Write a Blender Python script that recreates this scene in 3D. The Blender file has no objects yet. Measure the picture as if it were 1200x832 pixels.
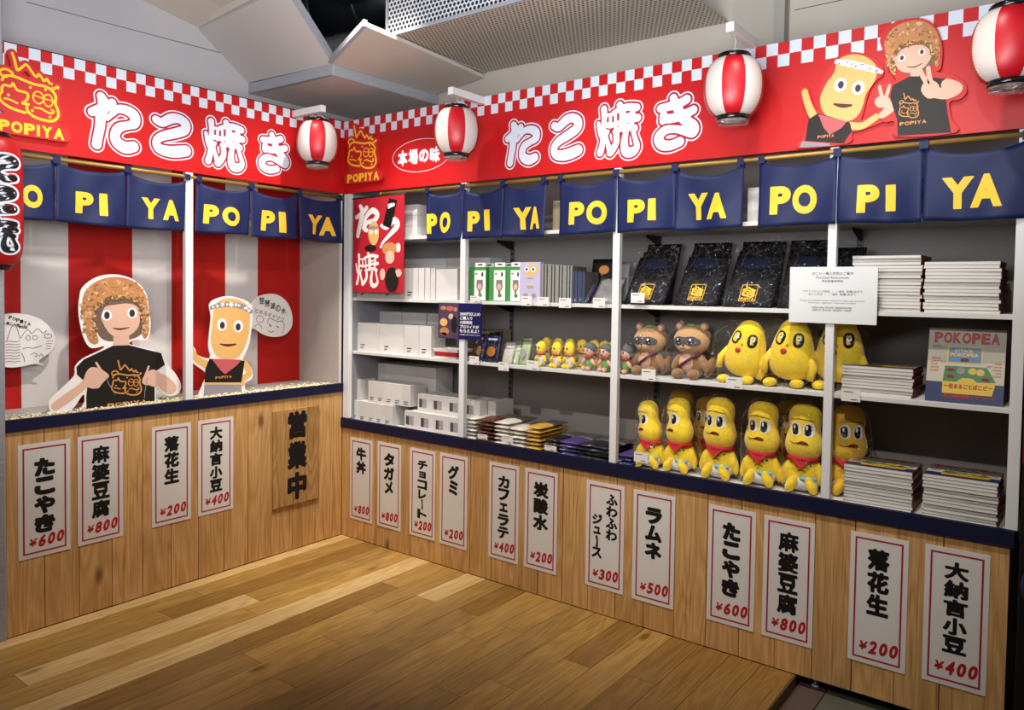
import bpy, bmesh, math, random
import numpy as np
from mathutils import Vector, Matrix, noise
random.seed(7)
SC = bpy.context.scene
COL = SC.collection
PI = math.pi

# ------------------------------------------------------------------ camera
CAM_R = Vector((0.796591, 0.60434402, 0.01452896))
CAM_U = Vector((-0.03165296, 0.01769697, 0.99934224))
CAM_F = Vector((-0.60368938, 0.79652692, -0.03322652))
CAM_P = Vector((3.59470683, -3.05561999, 1.5))
FPX, CYO = 896.2314613, -46.07257963
cd = bpy.data.cameras.new('camera')
cam = bpy.data.objects.new('camera', cd)
COL.objects.link(cam)
cam.matrix_world = Matrix(((CAM_R.x, CAM_U.x, -CAM_F.x, CAM_P.x), (CAM_R.y, CAM_U.y, -CAM_F.y, CAM_P.y), (CAM_R.z, CAM_U.z, -CAM_F.z, CAM_P.z), (0, 0, 0, 1)))
cd.sensor_width = 36
cd.lens = FPX / 1200 * 36
cd.shift_y = CYO / 1200
cd.clip_start = 0.05
SC.camera = cam

# ------------------------------------------------------------------ world, lights, exposure
SC.view_settings.view_transform = 'Standard'
SC.view_settings.look = 'None'
SC.view_settings.gamma = 1
SC.view_settings.use_curve_mapping = False
SC.view_settings.exposure = 0.0
wd = bpy.data.worlds.new('world'); SC.world = wd; wd.use_nodes = True
wd.node_tree.nodes['Background'].inputs[0].default_value = (0.82, 0.9, 1.0, 1)
wd.node_tree.nodes['Background'].inputs[1].default_value = 0.28
SC.cycles.max_bounces = 7
SC.cycles.transparent_max_bounces = 24
SC.cycles.caustics_reflective = False
SC.cycles.caustics_refractive = False

def spot(loc, tgt, power, size=60, blend=0.6, col=(1, 0.93, 0.83), rad=0.04):
    l = bpy.data.lights.new('track_or_fill_spot', 'SPOT')
    l.energy = power; l.spot_size = math.radians(size); l.spot_blend = blend; l.color = col; l.shadow_soft_size = rad
    o = bpy.data.objects.new('track_or_fill_spot', l); COL.objects.link(o)
    o.location = loc
    o.rotation_euler = (Vector(tgt) - Vector(loc)).to_track_quat('-Z', 'Y').to_euler()
    return o
WARM = (1, 0.93, 0.84); COOL = (0.93, 0.96, 1.0)
# track spots and added fill spots over the room aimed at the two stall fronts
# (counter and shelf spots, steep)
spot((0.60, -0.95, 3.15), (0.75, 0.0, 1.0), 130, 66, 1, WARM)
spot((1.90, -1.00, 3.15), (1.85, 0.0, 1.0), 130, 66, 1, WARM)
spot((2.95, -1.05, 3.15), (2.90, 0.0, 1.2), 115, 62, 1, WARM)
spot((1.00, -0.55, 3.15), (0.0, -0.50, 0.8), 165, 70, 1, WARM)
spot((1.10, -1.45, 3.15), (-0.05, -1.35, 0.85), 150, 66, 1, WARM)
spot((0.75, -0.75, 3.15), (0.18, -0.18, 0.0), 130, 36, 1, (1, 0.9, 0.74))
# (added wash spots that brighten the banners)
spot((0.9, -1.9, 2.95), (0.9, 0.0, 2.35), 12, 60, 1, COOL)
spot((2.5, -1.9, 2.95), (2.3, 0.0, 2.35), 14, 64, 1, COOL)
spot((2.1, -1.0, 2.95), (0.0, -0.9, 2.35), 12, 60, 1, COOL)
# (added front fill spots for the shelves and the striped booth)
spot((2.0, -3.1, 3.1), (1.3, 0.2, 1.0), 165, 42, 1, (1, .95, .88))
spot((3.3, -3.1, 3.1), (2.7, 0.2, 1.0), 165, 42, 1, (1, .95, .88))
spot((3.1, -2.0, 3.1), (-0.3, -0.9, 1.5), 105, 44, 1, (1, .96, .9))
def area(loc, tgt, power, size, col):
    a = bpy.data.lights.new('added_ceiling_fill', 'AREA'); a.energy = power; a.size = size; a.color = col
    ao = bpy.data.objects.new('added_ceiling_fill', a); COL.objects.link(ao); ao.location = loc
    ao.rotation_euler = (Vector(tgt) - ao.location).to_track_quat('-Z', 'Y').to_euler()
# added fill lamp facing up, brightens the ceiling boards and upper walls
area((2.9, -2.5, 1.95), (2.1, -1.9, 4.0), 150, 1.6, (0.95, 0.96, 1))

# ------------------------------------------------------------------ helpers
def ray(px, py):
    return CAM_F * FPX + CAM_R * (px - 600) + CAM_U * (416 + CYO - py)
def hit(px, py, ax, v):
    d = ray(px, py); t = (v - CAM_P[ax]) / d[ax]
    return CAM_P + d * t
def onR(px, py, y=0.0):      # picture point on a plane parallel to the right stall front -> (x, z)
    p = hit(px, py, 1, y); return (p.x, p.z)
def onL(px, py, x=0.0):      # picture point on a plane parallel to the left stall front -> (y, z)
    p = hit(px, py, 0, x); return (p.y, p.z)

def lin(c):
    if isinstance(c, str):
        c = [int(c[i:i + 2], 16) / 255 for i in (0, 2, 4)]
    return tuple((v / 12.92 if v <= 0.04045 else ((v + 0.055) / 1.055) ** 2.4) for v in c) + (1,)

_mats = {}
def M(name, col, rough=0.6, noise_amt=0.06, scale=8, metal=0, spec=0.35, bump=0.0, bscale=60, sheen=0, vary=0.0):
    if name in _mats: return _mats[name]
    m = bpy.data.materials.new(name); m.use_nodes = True; _mats[name] = m
    nt = m.node_tree; b = nt.nodes['Principled BSDF']
    b.inputs['Roughness'].default_value = rough; b.inputs['Metallic'].default_value = metal
    b.inputs['Specular IOR Level'].default_value = spec
    if sheen: b.inputs['Sheen Weight'].default_value = sheen
    tc = nt.nodes.new('ShaderNodeTexCoord')
    n = nt.nodes.new('ShaderNodeTexNoise'); n.inputs['Scale'].default_value = scale; n.inputs['Detail'].default_value = 4
    nt.links.new(tc.outputs['Object'], n.inputs['Vector'])
    mx = nt.nodes.new('ShaderNodeMix'); mx.data_type = 'RGBA'
    L = lin(col)
    mx.inputs[6].default_value = tuple(max(0, v * (1 - noise_amt)) for v in L[:3]) + (1,)
    mx.inputs[7].default_value = tuple(min(1, v * (1 + noise_amt)) for v in L[:3]) + (1,)
    nt.links.new(n.outputs['Fac'], mx.inputs[0])
    out = mx.outputs[2]
    if vary:
        oi = nt.nodes.new('ShaderNodeObjectInfo'); hs = nt.nodes.new('ShaderNodeHueSaturation')
        mr = nt.nodes.new('ShaderNodeMapRange'); mr.inputs[3].default_value = 1 - vary; mr.inputs[4].default_value = 1 + vary
        nt.links.new(oi.outputs['Random'], mr.inputs[0]); nt.links.new(mr.outputs[0], hs.inputs['Value'])
        nt.links.new(out, hs.inputs['Color']); out = hs.outputs[0]
    nt.links.new(out, b.inputs['Base Color'])
    if bump:
        n2 = nt.nodes.new('ShaderNodeTexNoise'); n2.inputs['Scale'].default_value = bscale; n2.inputs['Detail'].default_value = 3
        nt.links.new(tc.outputs['Object'], n2.inputs['Vector'])
        bp = nt.nodes.new('ShaderNodeBump'); bp.inputs['Strength'].default_value = bump; bp.inputs['Distance'].default_value = 0.004
        nt.links.new(n2.outputs['Fac'], bp.inputs['Height']); nt.links.new(bp.outputs[0], b.inputs['Normal'])
    return m

def wood(name, c1, c2, c3, axis, rough=0.45, vary=0.16, knots=True, fig=1.0):
    """timber with grain along `axis` (0,1,2), a different cut and tone on each object"""
    m = bpy.data.materials.new(name); m.use_nodes = True; _mats[name] = m
    nt = m.node_tree; N = nt.nodes; Lk = nt.links; b = N['Principled BSDF']
    b.inputs['Roughness'].default_value = rough; b.inputs['Specular IOR Level'].default_value = 0.35
    tc = N.new('ShaderNodeTexCoord'); oi = N.new('ShaderNodeObjectInfo')
    mul = N.new('ShaderNodeMath'); mul.operation = 'MULTIPLY'; mul.inputs[1].default_value = 37.0
    Lk.new(oi.outputs['Random'], mul.inputs[0])
    add = N.new('ShaderNodeVectorMath'); add.operation = 'ADD'
    Lk.new(tc.outputs['Object'], add.inputs[0]); Lk.new(mul.outputs[0], add.inputs[1])
    def nz(sc, st, det, dist=0):
        mp = N.new('ShaderNodeMapping'); s = [sc, sc, sc]; s[axis] = sc * st; mp.inputs['Scale'].default_value = s
        t = N.new('ShaderNodeTexNoise'); t.inputs['Scale'].default_value = 1; t.inputs['Detail'].default_value = det
        t.inputs['Distortion'].default_value = dist
        Lk.new(add.outputs[0], mp.inputs[0]); Lk.new(mp.outputs[0], t.inputs['Vector']); return t
    big = nz(9, 0.1, 2, .5); fine = nz(150, 0.025, 5, .2)
    rings = N.new('ShaderNodeMath'); rings.operation = 'MULTIPLY'; rings.inputs[1].default_value = 11 * fig
    Lk.new(big.outputs['Fac'], rings.inputs[0])
    fr = N.new('ShaderNodeMath'); fr.operation = 'PINGPONG'; fr.inputs[1].default_value = 0.5
    Lk.new(rings.outputs[0], fr.inputs[0])
    cr = N.new('ShaderNodeValToRGB'); cr.color_ramp.elements[0].position = 0.0; cr.color_ramp.elements[1].position = 0.5
    cr.color_ramp.elements[0].color = lin(c2); cr.color_ramp.elements[1].color = lin(c1)
    Lk.new(fr.outputs[0], cr.inputs[0])
    mx = N.new('ShaderNodeMix'); mx.data_type = 'RGBA'
    cr2 = N.new('ShaderNodeValToRGB'); cr2.color_ramp.elements[0].position = 0.52; cr2.color_ramp.elements[1].position = 0.72
    cr2.color_ramp.elements[0].color = (0, 0, 0, 1); cr2.color_ramp.elements[1].color = (.8, .8, .8, 1)
    Lk.new(fine.outputs['Fac'], cr2.inputs[0]); Lk.new(cr2.outputs[0], mx.inputs[0])
    Lk.new(cr.outputs[0], mx.inputs[6]); mx.inputs[7].default_value = lin(c3)
    out = mx.outputs[2]
    if knots:
        mp = N.new('ShaderNodeMapping'); s = [3.5, 3.5, 3.5]; s[axis] = 1.5; mp.inputs['Scale'].default_value = s
        v = N.new('ShaderNodeTexVoronoi'); v.inputs['Scale'].default_value = 1
        Lk.new(add.outputs[0], mp.inputs[0]); Lk.new(mp.outputs[0], v.inputs['Vector'])
        ck = N.new('ShaderNodeValToRGB'); ck.color_ramp.elements[0].position = 0.03; ck.color_ramp.elements[1].position = 0.09
        ck.color_ramp.elements[0].color = (.75, .75, .75, 1); ck.color_ramp.elements[1].color = (0, 0, 0, 1)
        Lk.new(v.outputs['Distance'], ck.inputs[0])
        mk = N.new('ShaderNodeMix'); mk.data_type = 'RGBA'; Lk.new(ck.outputs[0], mk.inputs[0]); Lk.new(out, mk.inputs[6])
        mk.inputs[7].default_value = lin('4a2a12'); out = mk.outputs[2]
    hs = N.new('ShaderNodeHueSaturation'); mr = N.new('ShaderNodeMapRange'); mr.inputs[3].default_value = 1 - vary; mr.inputs[4].default_value = 1 + vary
    Lk.new(oi.outputs['Random'], mr.inputs[0]); Lk.new(mr.outputs[0], hs.inputs['Value']); Lk.new(out, hs.inputs['Color'])
    Lk.new(hs.outputs[0], b.inputs['Base Color'])
    bp = N.new('ShaderNodeBump'); bp.inputs['Strength'].default_value = 0.12; bp.inputs['Distance'].default_value = 0.002
    Lk.new(fine.outputs['Fac'], bp.inputs['Height']); Lk.new(bp.outputs[0], b.inputs['Normal'])
    return m

def film(name, tint=(1, 1, 1), base=0.02, edge=0.6, rough=0.1, crease=0.35, scale=26):
    """clear crinkled plastic film: see-through, shiny at glancing folds and along creases"""
    m = bpy.data.materials.new(name); m.use_nodes = True; _mats[name] = m
    nt = m.node_tree; N = nt.nodes; Lk = nt.links; N.remove(N['Principled BSDF'])
    tr = N.new('ShaderNodeBsdfTransparent'); tr.inputs[0].default_value = tint + (1,)
    gl = N.new('ShaderNodeBsdfGlossy'); gl.inputs['Roughness'].default_value = rough; gl.inputs[0].default_value = (1, 1, 1, 1)
    tc = N.new('ShaderNodeTexCoord'); n = N.new('ShaderNodeTexNoise'); n.inputs['Scale'].default_value = scale; n.inputs['Detail'].default_value = 4; n.inputs['Distortion'].default_value = 2
    bp = N.new('ShaderNodeBump'); bp.inputs['Strength'].default_value = 1.0; bp.inputs['Distance'].default_value = 0.03
    Lk.new(tc.outputs['Object'], n.inputs['Vector']); Lk.new(n.outputs['Fac'], bp.inputs['Height'])
    lw = N.new('ShaderNodeLayerWeight'); lw.inputs[0].default_value = 0.3
    mr = N.new('ShaderNodeMapRange'); mr.inputs[1].default_value = .35; mr.inputs[2].default_value = 1.0; mr.inputs[3].default_value = base; mr.inputs[4].default_value = edge
    Lk.new(bp.outputs[0], gl.inputs['Normal']); Lk.new(lw.outputs['Facing'], mr.inputs[0])
    va = N.new('ShaderNodeVectorMath'); va.operation = 'MULTIPLY_ADD'; va.inputs[1].default_value = (.05, .05, .05); Lk.new(n.outputs['Color'], va.inputs[0]); Lk.new(tc.outputs['Object'], va.inputs[2])
    v = N.new('ShaderNodeTexVoronoi'); v.feature = 'DISTANCE_TO_EDGE'; v.inputs['Scale'].default_value = scale * 1.3; Lk.new(va.outputs[0], v.inputs['Vector'])
    cr = N.new('ShaderNodeMapRange'); cr.inputs[1].default_value = 0; cr.inputs[2].default_value = .055; cr.inputs[3].default_value = crease; cr.inputs[4].default_value = 0; Lk.new(v.outputs['Distance'], cr.inputs[0])
    ad = N.new('ShaderNodeMath'); ad.operation = 'ADD'; ad.use_clamp = True; Lk.new(mr.outputs[0], ad.inputs[0]); Lk.new(cr.outputs[0], ad.inputs[1])
    mix = N.new('ShaderNodeMixShader'); Lk.new(ad.outputs[0], mix.inputs[0])
    Lk.new(tr.outputs[0], mix.inputs[1]); Lk.new(gl.outputs[0], mix.inputs[2])
    Lk.new(mix.outputs[0], N['Material Output'].inputs[0])
    return m

def setp(o, label=None, cat=None, group=None, kind=None):
    if label: o['label'] = label
    if cat: o['category'] = cat
    if group: o['group'] = group
    if kind: o['kind'] = kind
    return o
def thing(name, label, cat, loc=(0, 0, 0), rz=0, group=None):
    o = bpy.data.objects.new(name, None); COL.objects.link(o); o.empty_display_size = 0.05
    o.location = loc; o.rotation_euler = (0, 0, rz)
    return setp(o, label, cat, group)
def copy_tree(o, parent=None):
    c = o.copy(); COL.objects.link(c); c.parent = parent
    for ch in list(o.children): copy_tree(ch, c)
    return c

class MB:
    """collects shapes for ONE mesh object"""
    def __init__(s): s.bm = bmesh.new(); s.mats = []; s.mi = 0
    def use(s, m):
        if m not in s.mats: s.mats.append(m)
        s.mi = s.mats.index(m); return s
    def _f(s, vs, smooth=False):
        try:
            f = s.bm.faces.new(vs); f.material_index = s.mi; f.smooth = smooth; return f
        except ValueError: return None
    def box(s, x0, y0, z0, x1, y1, z1, T=None):
        P = [Vector(p) for p in ((x0, y0, z0), (x1, y0, z0), (x1, y1, z0), (x0, y1, z0), (x0, y0, z1), (x1, y0, z1), (x1, y1, z1), (x0, y1, z1))]
        if T: P = [T @ p for p in P]
        v = [s.bm.verts.new(p) for p in P]
        for q in ((3, 2, 1, 0), (4, 5, 6, 7), (0, 1, 5, 4), (1, 2, 6, 5), (2, 3, 7, 6), (3, 0, 4, 7)): s._f([v[i] for i in q])
        return s
    def hexa(s, P):
        v = [s.bm.verts.new(p) for p in P]
        for q in ((3, 2, 1, 0), (4, 5, 6, 7), (0, 1, 5, 4), (1, 2, 6, 5), (2, 3, 7, 6), (3, 0, 4, 7)): s._f([v[i] for i in q])
        return s
    def poly(s, pts):
        s._f([s.bm.verts.new(p) for p in pts]); return s
    def ell(s, c, r, seg=16, T=None, p=1.0):
        """ellipsoid; r=(rx,ry,rz)"""
        rings = seg // 2; c = Vector(c); rows = []
        for i in range(rings + 1):
            th = PI * i / rings; row = []
            if i in (0, rings):
                q = Vector((0, 0, r[2] * math.cos(th))) ; q = (T @ q if T else q) + c
                rows.append([s.bm.verts.new(q)]); continue
            for j in range(seg):
                ph = 2 * PI * j / seg
                q = Vector((r[0] * math.sin(th) * math.cos(ph), r[1] * math.sin(th) * math.sin(ph), r[2] * math.cos(th)))
                row.append(s.bm.verts.new((T @ q if T else q) + c))
            rows.append(row)
        for i in range(rings):
            A, B = rows[i], rows[i + 1]
            for j in range(seg):
                k = (j + 1) % seg
                if len(A) == 1: s._f([A[0], B[j], B[k]], True)
                elif len(B) == 1: s._f([A[j], B[0], A[k]], True)
                else: s._f([A[j], B[j], B[k], A[k]], True)
        return s
    def lathe(s, prof, seg=24, c=(0, 0, 0), sy=1.0, matf=None, T=None, smooth=True, bend=None):
        """profile [(r,z)] turned about Z; sy squashes Y"""
        c = Vector(c); rows = []
        for r, z in prof:
            row = []
            for j in range(seg):
                a = 2 * PI * j / seg; q = Vector((r * math.cos(a), r * math.sin(a) * sy, z))
                if bend: q = bend(q)
                row.append(s.bm.verts.new((T @ q if T else q) + c))
            rows.append(row)
        for i in range(len(rows) - 1):
            for j in range(seg):
                k = (j + 1) % seg
                if matf: s.use(matf(j, i))
                s._f([rows[i][j], rows[i][k], rows[i + 1][k], rows[i + 1][j]], smooth)
        if prof[0][0] > 1e-5: s._f(list(reversed(rows[0])))
        if prof[-1][0] > 1e-5: s._f(rows[-1])
        return s
    def tube(s, pts, rad, seg=8, cap=True):
        pts = [Vector(p) for p in pts]; n = len(pts)
        if not hasattr(rad, '__len__'): rad = [rad] * n
        rows = []; up = None
        for i, p in enumerate(pts):
            t = (pts[min(i + 1, n - 1)] - pts[max(i - 1, 0)]).normalized()
            if up is None: up = Vector((0, 0, 1)) if abs(t.z) < 0.9 else Vector((1, 0, 0))
            a = t.cross(up).normalized(); b = a.cross(t).normalized(); up = b
            rows.append([s.bm.verts.new(p + (a * math.cos(2 * PI * j / seg) + b * math.sin(2 * PI * j / seg)) * rad[i]) for j in range(seg)])
        for i in range(n - 1):
            for j in range(seg):
                k = (j + 1) % seg; s._f([rows[i][j], rows[i][k], rows[i + 1][k], rows[i + 1][j]], True)
        if cap: s._f(list(reversed(rows[0]))); s._f(rows[-1])
        return s
    def build(s, name, mat=None, parent=None, loc=None, rz=None, label=None, recalc=True, bevel=0, weld=0):
        if weld: bmesh.ops.remove_doubles(s.bm, verts=s.bm.verts, dist=weld)
        if recalc: bmesh.ops.recalc_face_normals(s.bm, faces=s.bm.faces)
        me = bpy.data.meshes.new(name); s.bm.to_mesh(me); s.bm.free()
        for m in (s.mats if s.mats else [mat]): me.materials.append(m)
        o = bpy.data.objects.new(name, me); COL.objects.link(o)
        if parent: o.parent = parent
        if loc is not None: o.location = loc
        if rz is not None: o.rotation_euler = (0, 0, rz)
        if label: o['label'] = label
        if bevel:
            md = o.modifiers.new('bevel', 'BEVEL'); md.width = bevel; md.segments = 2; md.limit_method = 'ANGLE'
        return o

# ---- text glyph outlines -> 2D triangles (the built-in face carries kana and kanji)
_tx = {}
def glyphs(body, off=0):
    if (body, off) in _tx: return _tx[body, off]
    c = bpy.data.curves.new('t', 'FONT'); c.body = body; c.size = 1; c.resolution_u = 5 if off else 3; c.offset = off
    o = bpy.data.objects.new('t', c); COL.objects.link(o)
    dg = bpy.context.evaluated_depsgraph_get()
    me = bpy.data.meshes.new_from_object(o.evaluated_get(dg))
    V = [(v.co.x, v.co.y) for v in me.vertices]; F = [tuple(p.vertices) for p in me.polygons]
    bpy.data.objects.remove(o); bpy.data.meshes.remove(me); bpy.data.curves.remove(c)
    xs = [v[0] for v in V] or [0, 1]; ys = [v[1] for v in V] or [0, 1]
    _tx[body, off] = (V, F, min(xs), max(xs), min(ys), max(ys)); return _tx[body, off]

def spline(pts, closed=False, m=4):
    P = [tuple(p) for p in pts]
    if len(P) < 2: return P
    if closed: P = P + [P[0]]
    Q = []
    for i in range(len(P) - 1):
        p0 = P[max(i - 1, 0)] if not (closed and i == 0) else P[-2]; p1 = P[i]; p2 = P[i + 1]
        p3 = P[min(i + 2, len(P) - 1)] if not (closed and i == len(P) - 2) else P[1]
        for k in range(m):
            t = k / m
            q = [0.5 * ((2 * p1[j]) + (-p0[j] + p2[j]) * t + (2 * p0[j] - 5 * p1[j] + 4 * p2[j] - p3[j]) * t * t + (-p0[j] + 3 * p1[j] - 3 * p2[j] + p3[j]) * t ** 3) for j in range(len(p1))]
            if len(q) > 2: q[2] = max(q[2], 1e-4)
            Q.append(tuple(q))
    Q.append(P[-1]); return Q
def march(D, x0, y0, c, maxrun=14):
    """marching squares: polygons covering the area where D < 0"""
    ny, nx = D.shape; I = D < 0; out = []
    full = I[:-1, :-1] & I[1:, :-1] & I[:-1, 1:] & I[1:, 1:]; anyc = I[:-1, :-1] | I[1:, :-1] | I[:-1, 1:] | I[1:, 1:]
    for j in range(ny - 1):
        i = 0; row = full[j]; ra = anyc[j]
        idx = np.nonzero(ra)[0]; k = 0
        while k < len(idx):
            i = int(idx[k])
            if row[i]:
                e = i
                while e + 1 < nx - 1 and row[e + 1] and e - i < maxrun: e += 1
                out.append([(x0 + i * c, y0 + j * c), (x0 + (e + 1) * c, y0 + j * c), (x0 + (e + 1) * c, y0 + (j + 1) * c), (x0 + i * c, y0 + (j + 1) * c)])
                k += e - i + 1
            else:
                cs = [(i, j), (i + 1, j), (i + 1, j + 1), (i, j + 1)]; P = []
                for q in range(4):
                    a, b = cs[q], cs[(q + 1) % 4]; da, db = float(D[a[1], a[0]]), float(D[b[1], b[0]])
                    if da < 0: P.append((x0 + a[0] * c, y0 + a[1] * c))
                    if (da < 0) != (db < 0):
                        t = da / (da - db); P.append((x0 + (a[0] + (b[0] - a[0]) * t) * c, y0 + (a[1] + (b[1] - a[1]) * t) * c))
                if len(P) > 2: out.append(P)
                k += 1
    return out
_bg = {}
def bold_glyph(body, bold, cell):
    key = (body, bold, cell)
    if key in _bg: return _bg[key]
    lat = all(ord(q) < 128 for q in body) and bold >= .045 and body.isalpha()
    V, F, a, b, c, d = glyphs(body, bold * .75 if lat else 0)
    if lat: bold = 1e-4; cell = .014
    V_ = np.array(V); m = bold + cell * 2
    nx, ny = int((b - a + 2 * m) / cell) + 2, int((d - c + 2 * m) / cell) + 2
    X, Y = np.meshgrid(a - m + cell * np.arange(nx), c - m + cell * np.arange(ny)); D = np.full(X.shape, 1e9); ins = np.zeros(X.shape, bool)
    cnt = {}
    for f in F:
        for i in range(len(f)):
            e = (V[f[i]], V[f[i - 1]]); e = (min(e), max(e)); cnt[e] = cnt.get(e, 0) + 1
        for k in range(1, len(f) - 1):
            p, q, r = V_[f[0]], V_[f[k]], V_[f[k + 1]]
            def sd(p, q): return (X - p[0]) * (q[1] - p[1]) - (Y - p[1]) * (q[0] - p[0])
            s1, s2, s3 = sd(p, q), sd(q, r), sd(r, p)
            ins |= ((s1 >= 0) & (s2 >= 0) & (s3 >= 0)) | ((s1 <= 0) & (s2 <= 0) & (s3 <= 0))
    for (p, q), n in cnt.items():
        if n > 1: continue
        dx, dy = q[0] - p[0], q[1] - p[1]; L2 = max(dx * dx + dy * dy, 1e-12)
        t = np.clip(((X - p[0]) * dx + (Y - p[1]) * dy) / L2, 0, 1); D = np.minimum(D, np.hypot(X - p[0] - t * dx, Y - p[1] - t * dy))
    D = np.where(ins, -D, D) - bold
    _bg[key] = (march(D, a - m, c - m, cell, 6), a - bold, b + bold, c - bold, d + bold); return _bg[key]

class Flat:
    """flat printed artwork on a plane: local 2D (u right, v up) -> 3D; layers stack outwards by fractions of a millimetre"""
    def __init__(s, org, R, Uv, warp=None):
        s.o = Vector(org); s.R = Vector(R); s.U = Vector(Uv); s.N = s.R.cross(s.U); s.mb = MB(); s.d = 0.0; s.warp = warp
    def P(s, u, v, d=0): 
        q = s.o + s.R * u + s.U * v + s.N * (s.d + d)
        return q + s.N * s.warp(u, v) if s.warp else q
    def lay(s, d): s.d = d; return s
    def use(s, m): s.mb.use(m); return s
    def poly(s, pts): s.mb.poly([s.P(*p) for p in pts]); return s
    def rect(s, u0, v0, u1, v1): return s.poly([(u0, v0), (u1, v0), (u1, v1), (u0, v1)])
    def frame(s, u0, v0, u1, v1, w):
        s.rect(u0, v0, u1, v0 + w); s.rect(u0, v1 - w, u1, v1); s.rect(u0, v0 + w, u0 + w, v1 - w); s.rect(u1 - w, v0 + w, u1, v1 - w); return s
    def oval(s, cu, cv, ru, rv, n=20, rot=0, a0=0, a1=2 * PI):
        c, q = math.cos(rot), math.sin(rot); pts = []
        for i in range(n):
            a = a0 + (a1 - a0) * i / (n if a1 - a0 > 6.2 else n - 1); x, y = ru * math.cos(a), rv * math.sin(a)
            pts.append((cu + x * c - y * q, cv + x * q + y * c))
        return s.poly(pts)
    def strokes(s, sts, grow=0, cell=None, closed=False):
        """union of round brush strokes, each a list of (u,v,r), as one clean outline"""
        segs = []
        for st in sts:
            Q = spline(st, closed); segs += list(zip(Q, Q[1:])) if len(Q) > 1 else [(Q[0], Q[0])]
        A = np.array([q[0] for q in segs]); B = np.array([q[1] for q in segs]); rm = max(A[:, 2].max(), B[:, 2].max()) + grow
        lo = np.minimum(A[:, :2].min(0), B[:, :2].min(0)) - rm - 1e-4; hi = np.maximum(A[:, :2].max(0), B[:, :2].max(0)) + rm + 1e-4
        c = cell or max((hi - lo).max() / 110, 4e-4)
        nx, ny = [int(k) + 2 for k in (hi - lo) / c]
        X, Y = np.meshgrid(lo[0] + c * np.arange(nx), lo[1] + c * np.arange(ny)); D = np.full(X.shape, 1e9)
        for a, b in zip(A, B):
            d = b[:2] - a[:2]; L2 = max(d @ d, 1e-14); t = np.clip(((X - a[0]) * d[0] + (Y - a[1]) * d[1]) / L2, 0, 1)
            D = np.minimum(D, np.hypot(X - a[0] - t * d[0], Y - a[1] - t * d[1]) - (a[2] + (b[2] - a[2]) * t) - grow)
        for p in march(D, lo[0], lo[1], c): s.poly(p)
        return s
    def stroke(s, pts, closed=False, grow=0, n=0, cell=None):
        return s.strokes([pts], grow, cell, closed)
    def text(s, body, u0, v0, u1, v1, bold=0.0, fit='box', shear=0.0, cell=.024, sub=None):
        """glyphs fitted into the rectangle; bold = dilation in em with rounded corners"""
        if body == ' ' or not body: return s
        if bold or sub: polys, a, b, c, d = bold_glyph(body, bold or 1e-4, cell)
        else:
            V, F, a, b, c, d = glyphs(body); polys = [[V[i] for i in f] for f in F]
        if not polys: return s
        w, h = max(b - a, .05), max(d - c, .05)
        sx, sy = (u1 - u0) / w, (v1 - v0) / h
        cu, cv = (u0 + u1) / 2, (v0 + v1) / 2
        if fit == 'h': sx = sy
        if fit == 'min': sx = sy = min(sx, sy)
        if fit == 'left': sx = sy; cu = u0 + w / 2 * sx
        for p in polys: s.poly([(cu + (x - (a + b) / 2) * sx + shear * (y - (c + d) / 2) * sy, cv + (y - (c + d) / 2) * sy) for x, y in p])
        return s
    def build(s, name, parent=None, label=None, mat=None):
        for f in s.mb.bm.faces:
            f.normal_update()
            if f.normal.dot(s.N) < 0: f.normal_flip()
        return s.mb.build(name, mat, parent, label=label, recalc=False)
def FR(y=0.0): return Flat((0, y, 0), (1, 0, 0), (0, 0, 1))        # faces the room from the right stall; u=x, v=z
def FL(x=0.0): return Flat((x, 0, 0), (0, 1, 0), (0, 0, 1))        # faces the room from the left stall; u=y, v=z

# ------------------------------------------------------------------ materials of the setting
m_wallgrey = M('grey_paint', 'b8b6b8', .8, .05, 2.5, bump=.3, bscale=25)
m_wallbeige = M('beige_paint', 'c2bcb0', .8, .06, 2, bump=.4, bscale=14)
m_panelgrey = M('ceiling_board', 'c4bfbb', .75, .04, 2)
m_panelwarm = M('ceiling_board_warm', 'cec4b6', .75, .04, 2)
m_edge = M('board_edge', '9fa3aa', .7, .06, 12)
m_black = M('black_void', '08090b', .6, .1, 6)
m_duct = M('black_duct', '15181e', .42, .2, 12)
m_navy = M('navy_edge', '090d30', .55, .1, 9)
m_white = M('white_metal', 'dedede', .4, .02, 9)
m_shelfw = M('white_shelf', 'd3d2cf', .5, .03, 9)
m_back = M('grey_back_panel', '928d8a', .75, .06, 3, bump=.15, bscale=10)
m_side = M('grey_side_panel', '85848a', .75, .05, 3)
m_dark = M('dark_metal', '1b1c22', .5, .1, 10)
m_gold = M('gold_bamboo', '9a7b3e', .4, .15, 30, metal=.35)
m_red = M('banner_red', 'c01517', .42, .02, 3, spec=.4)
m_redd = M('outline_dark_red', 'a5102c', .45, .02, 3)
m_bwhite = M('banner_white', 'd3dbe6', .45, .01, 3)
m_yel = M('logo_yellow', 'ffc52e', .45, .03, 5)
m_noren = M('noren_navy', '0e1c4b', .6, .08, 14, spec=.4, bump=.12, bscale=180)
m_nyel = M('noren_yellow', 'f5c233', .5, .05, 14)
m_sred = M('stripe_red', 'b51208', .62, .02, 3)
m_swhite = M('stripe_white', 'd8d3cf', .62, .02, 3)
m_paper = M('sign_paper', 'd5d1cc', .6, .03, 7)
m_border = M('sign_crimson', 'a01a3a', .6, .05, 20)
m_ink = M('black_ink', '0c0a0c', .55, .1, 20)
m_redink = M('red_ink', 'ab1420', .55, .1, 20)
m_wood = wood('counter_timber', 'cfa36c', 'b98c54', '98693a', 2, .5, .10, fig=.8)
m_floorw = wood('floor_oak', 'b08a4b', '9a763d', '6b4c1e', 1, .38, .17)
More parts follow.
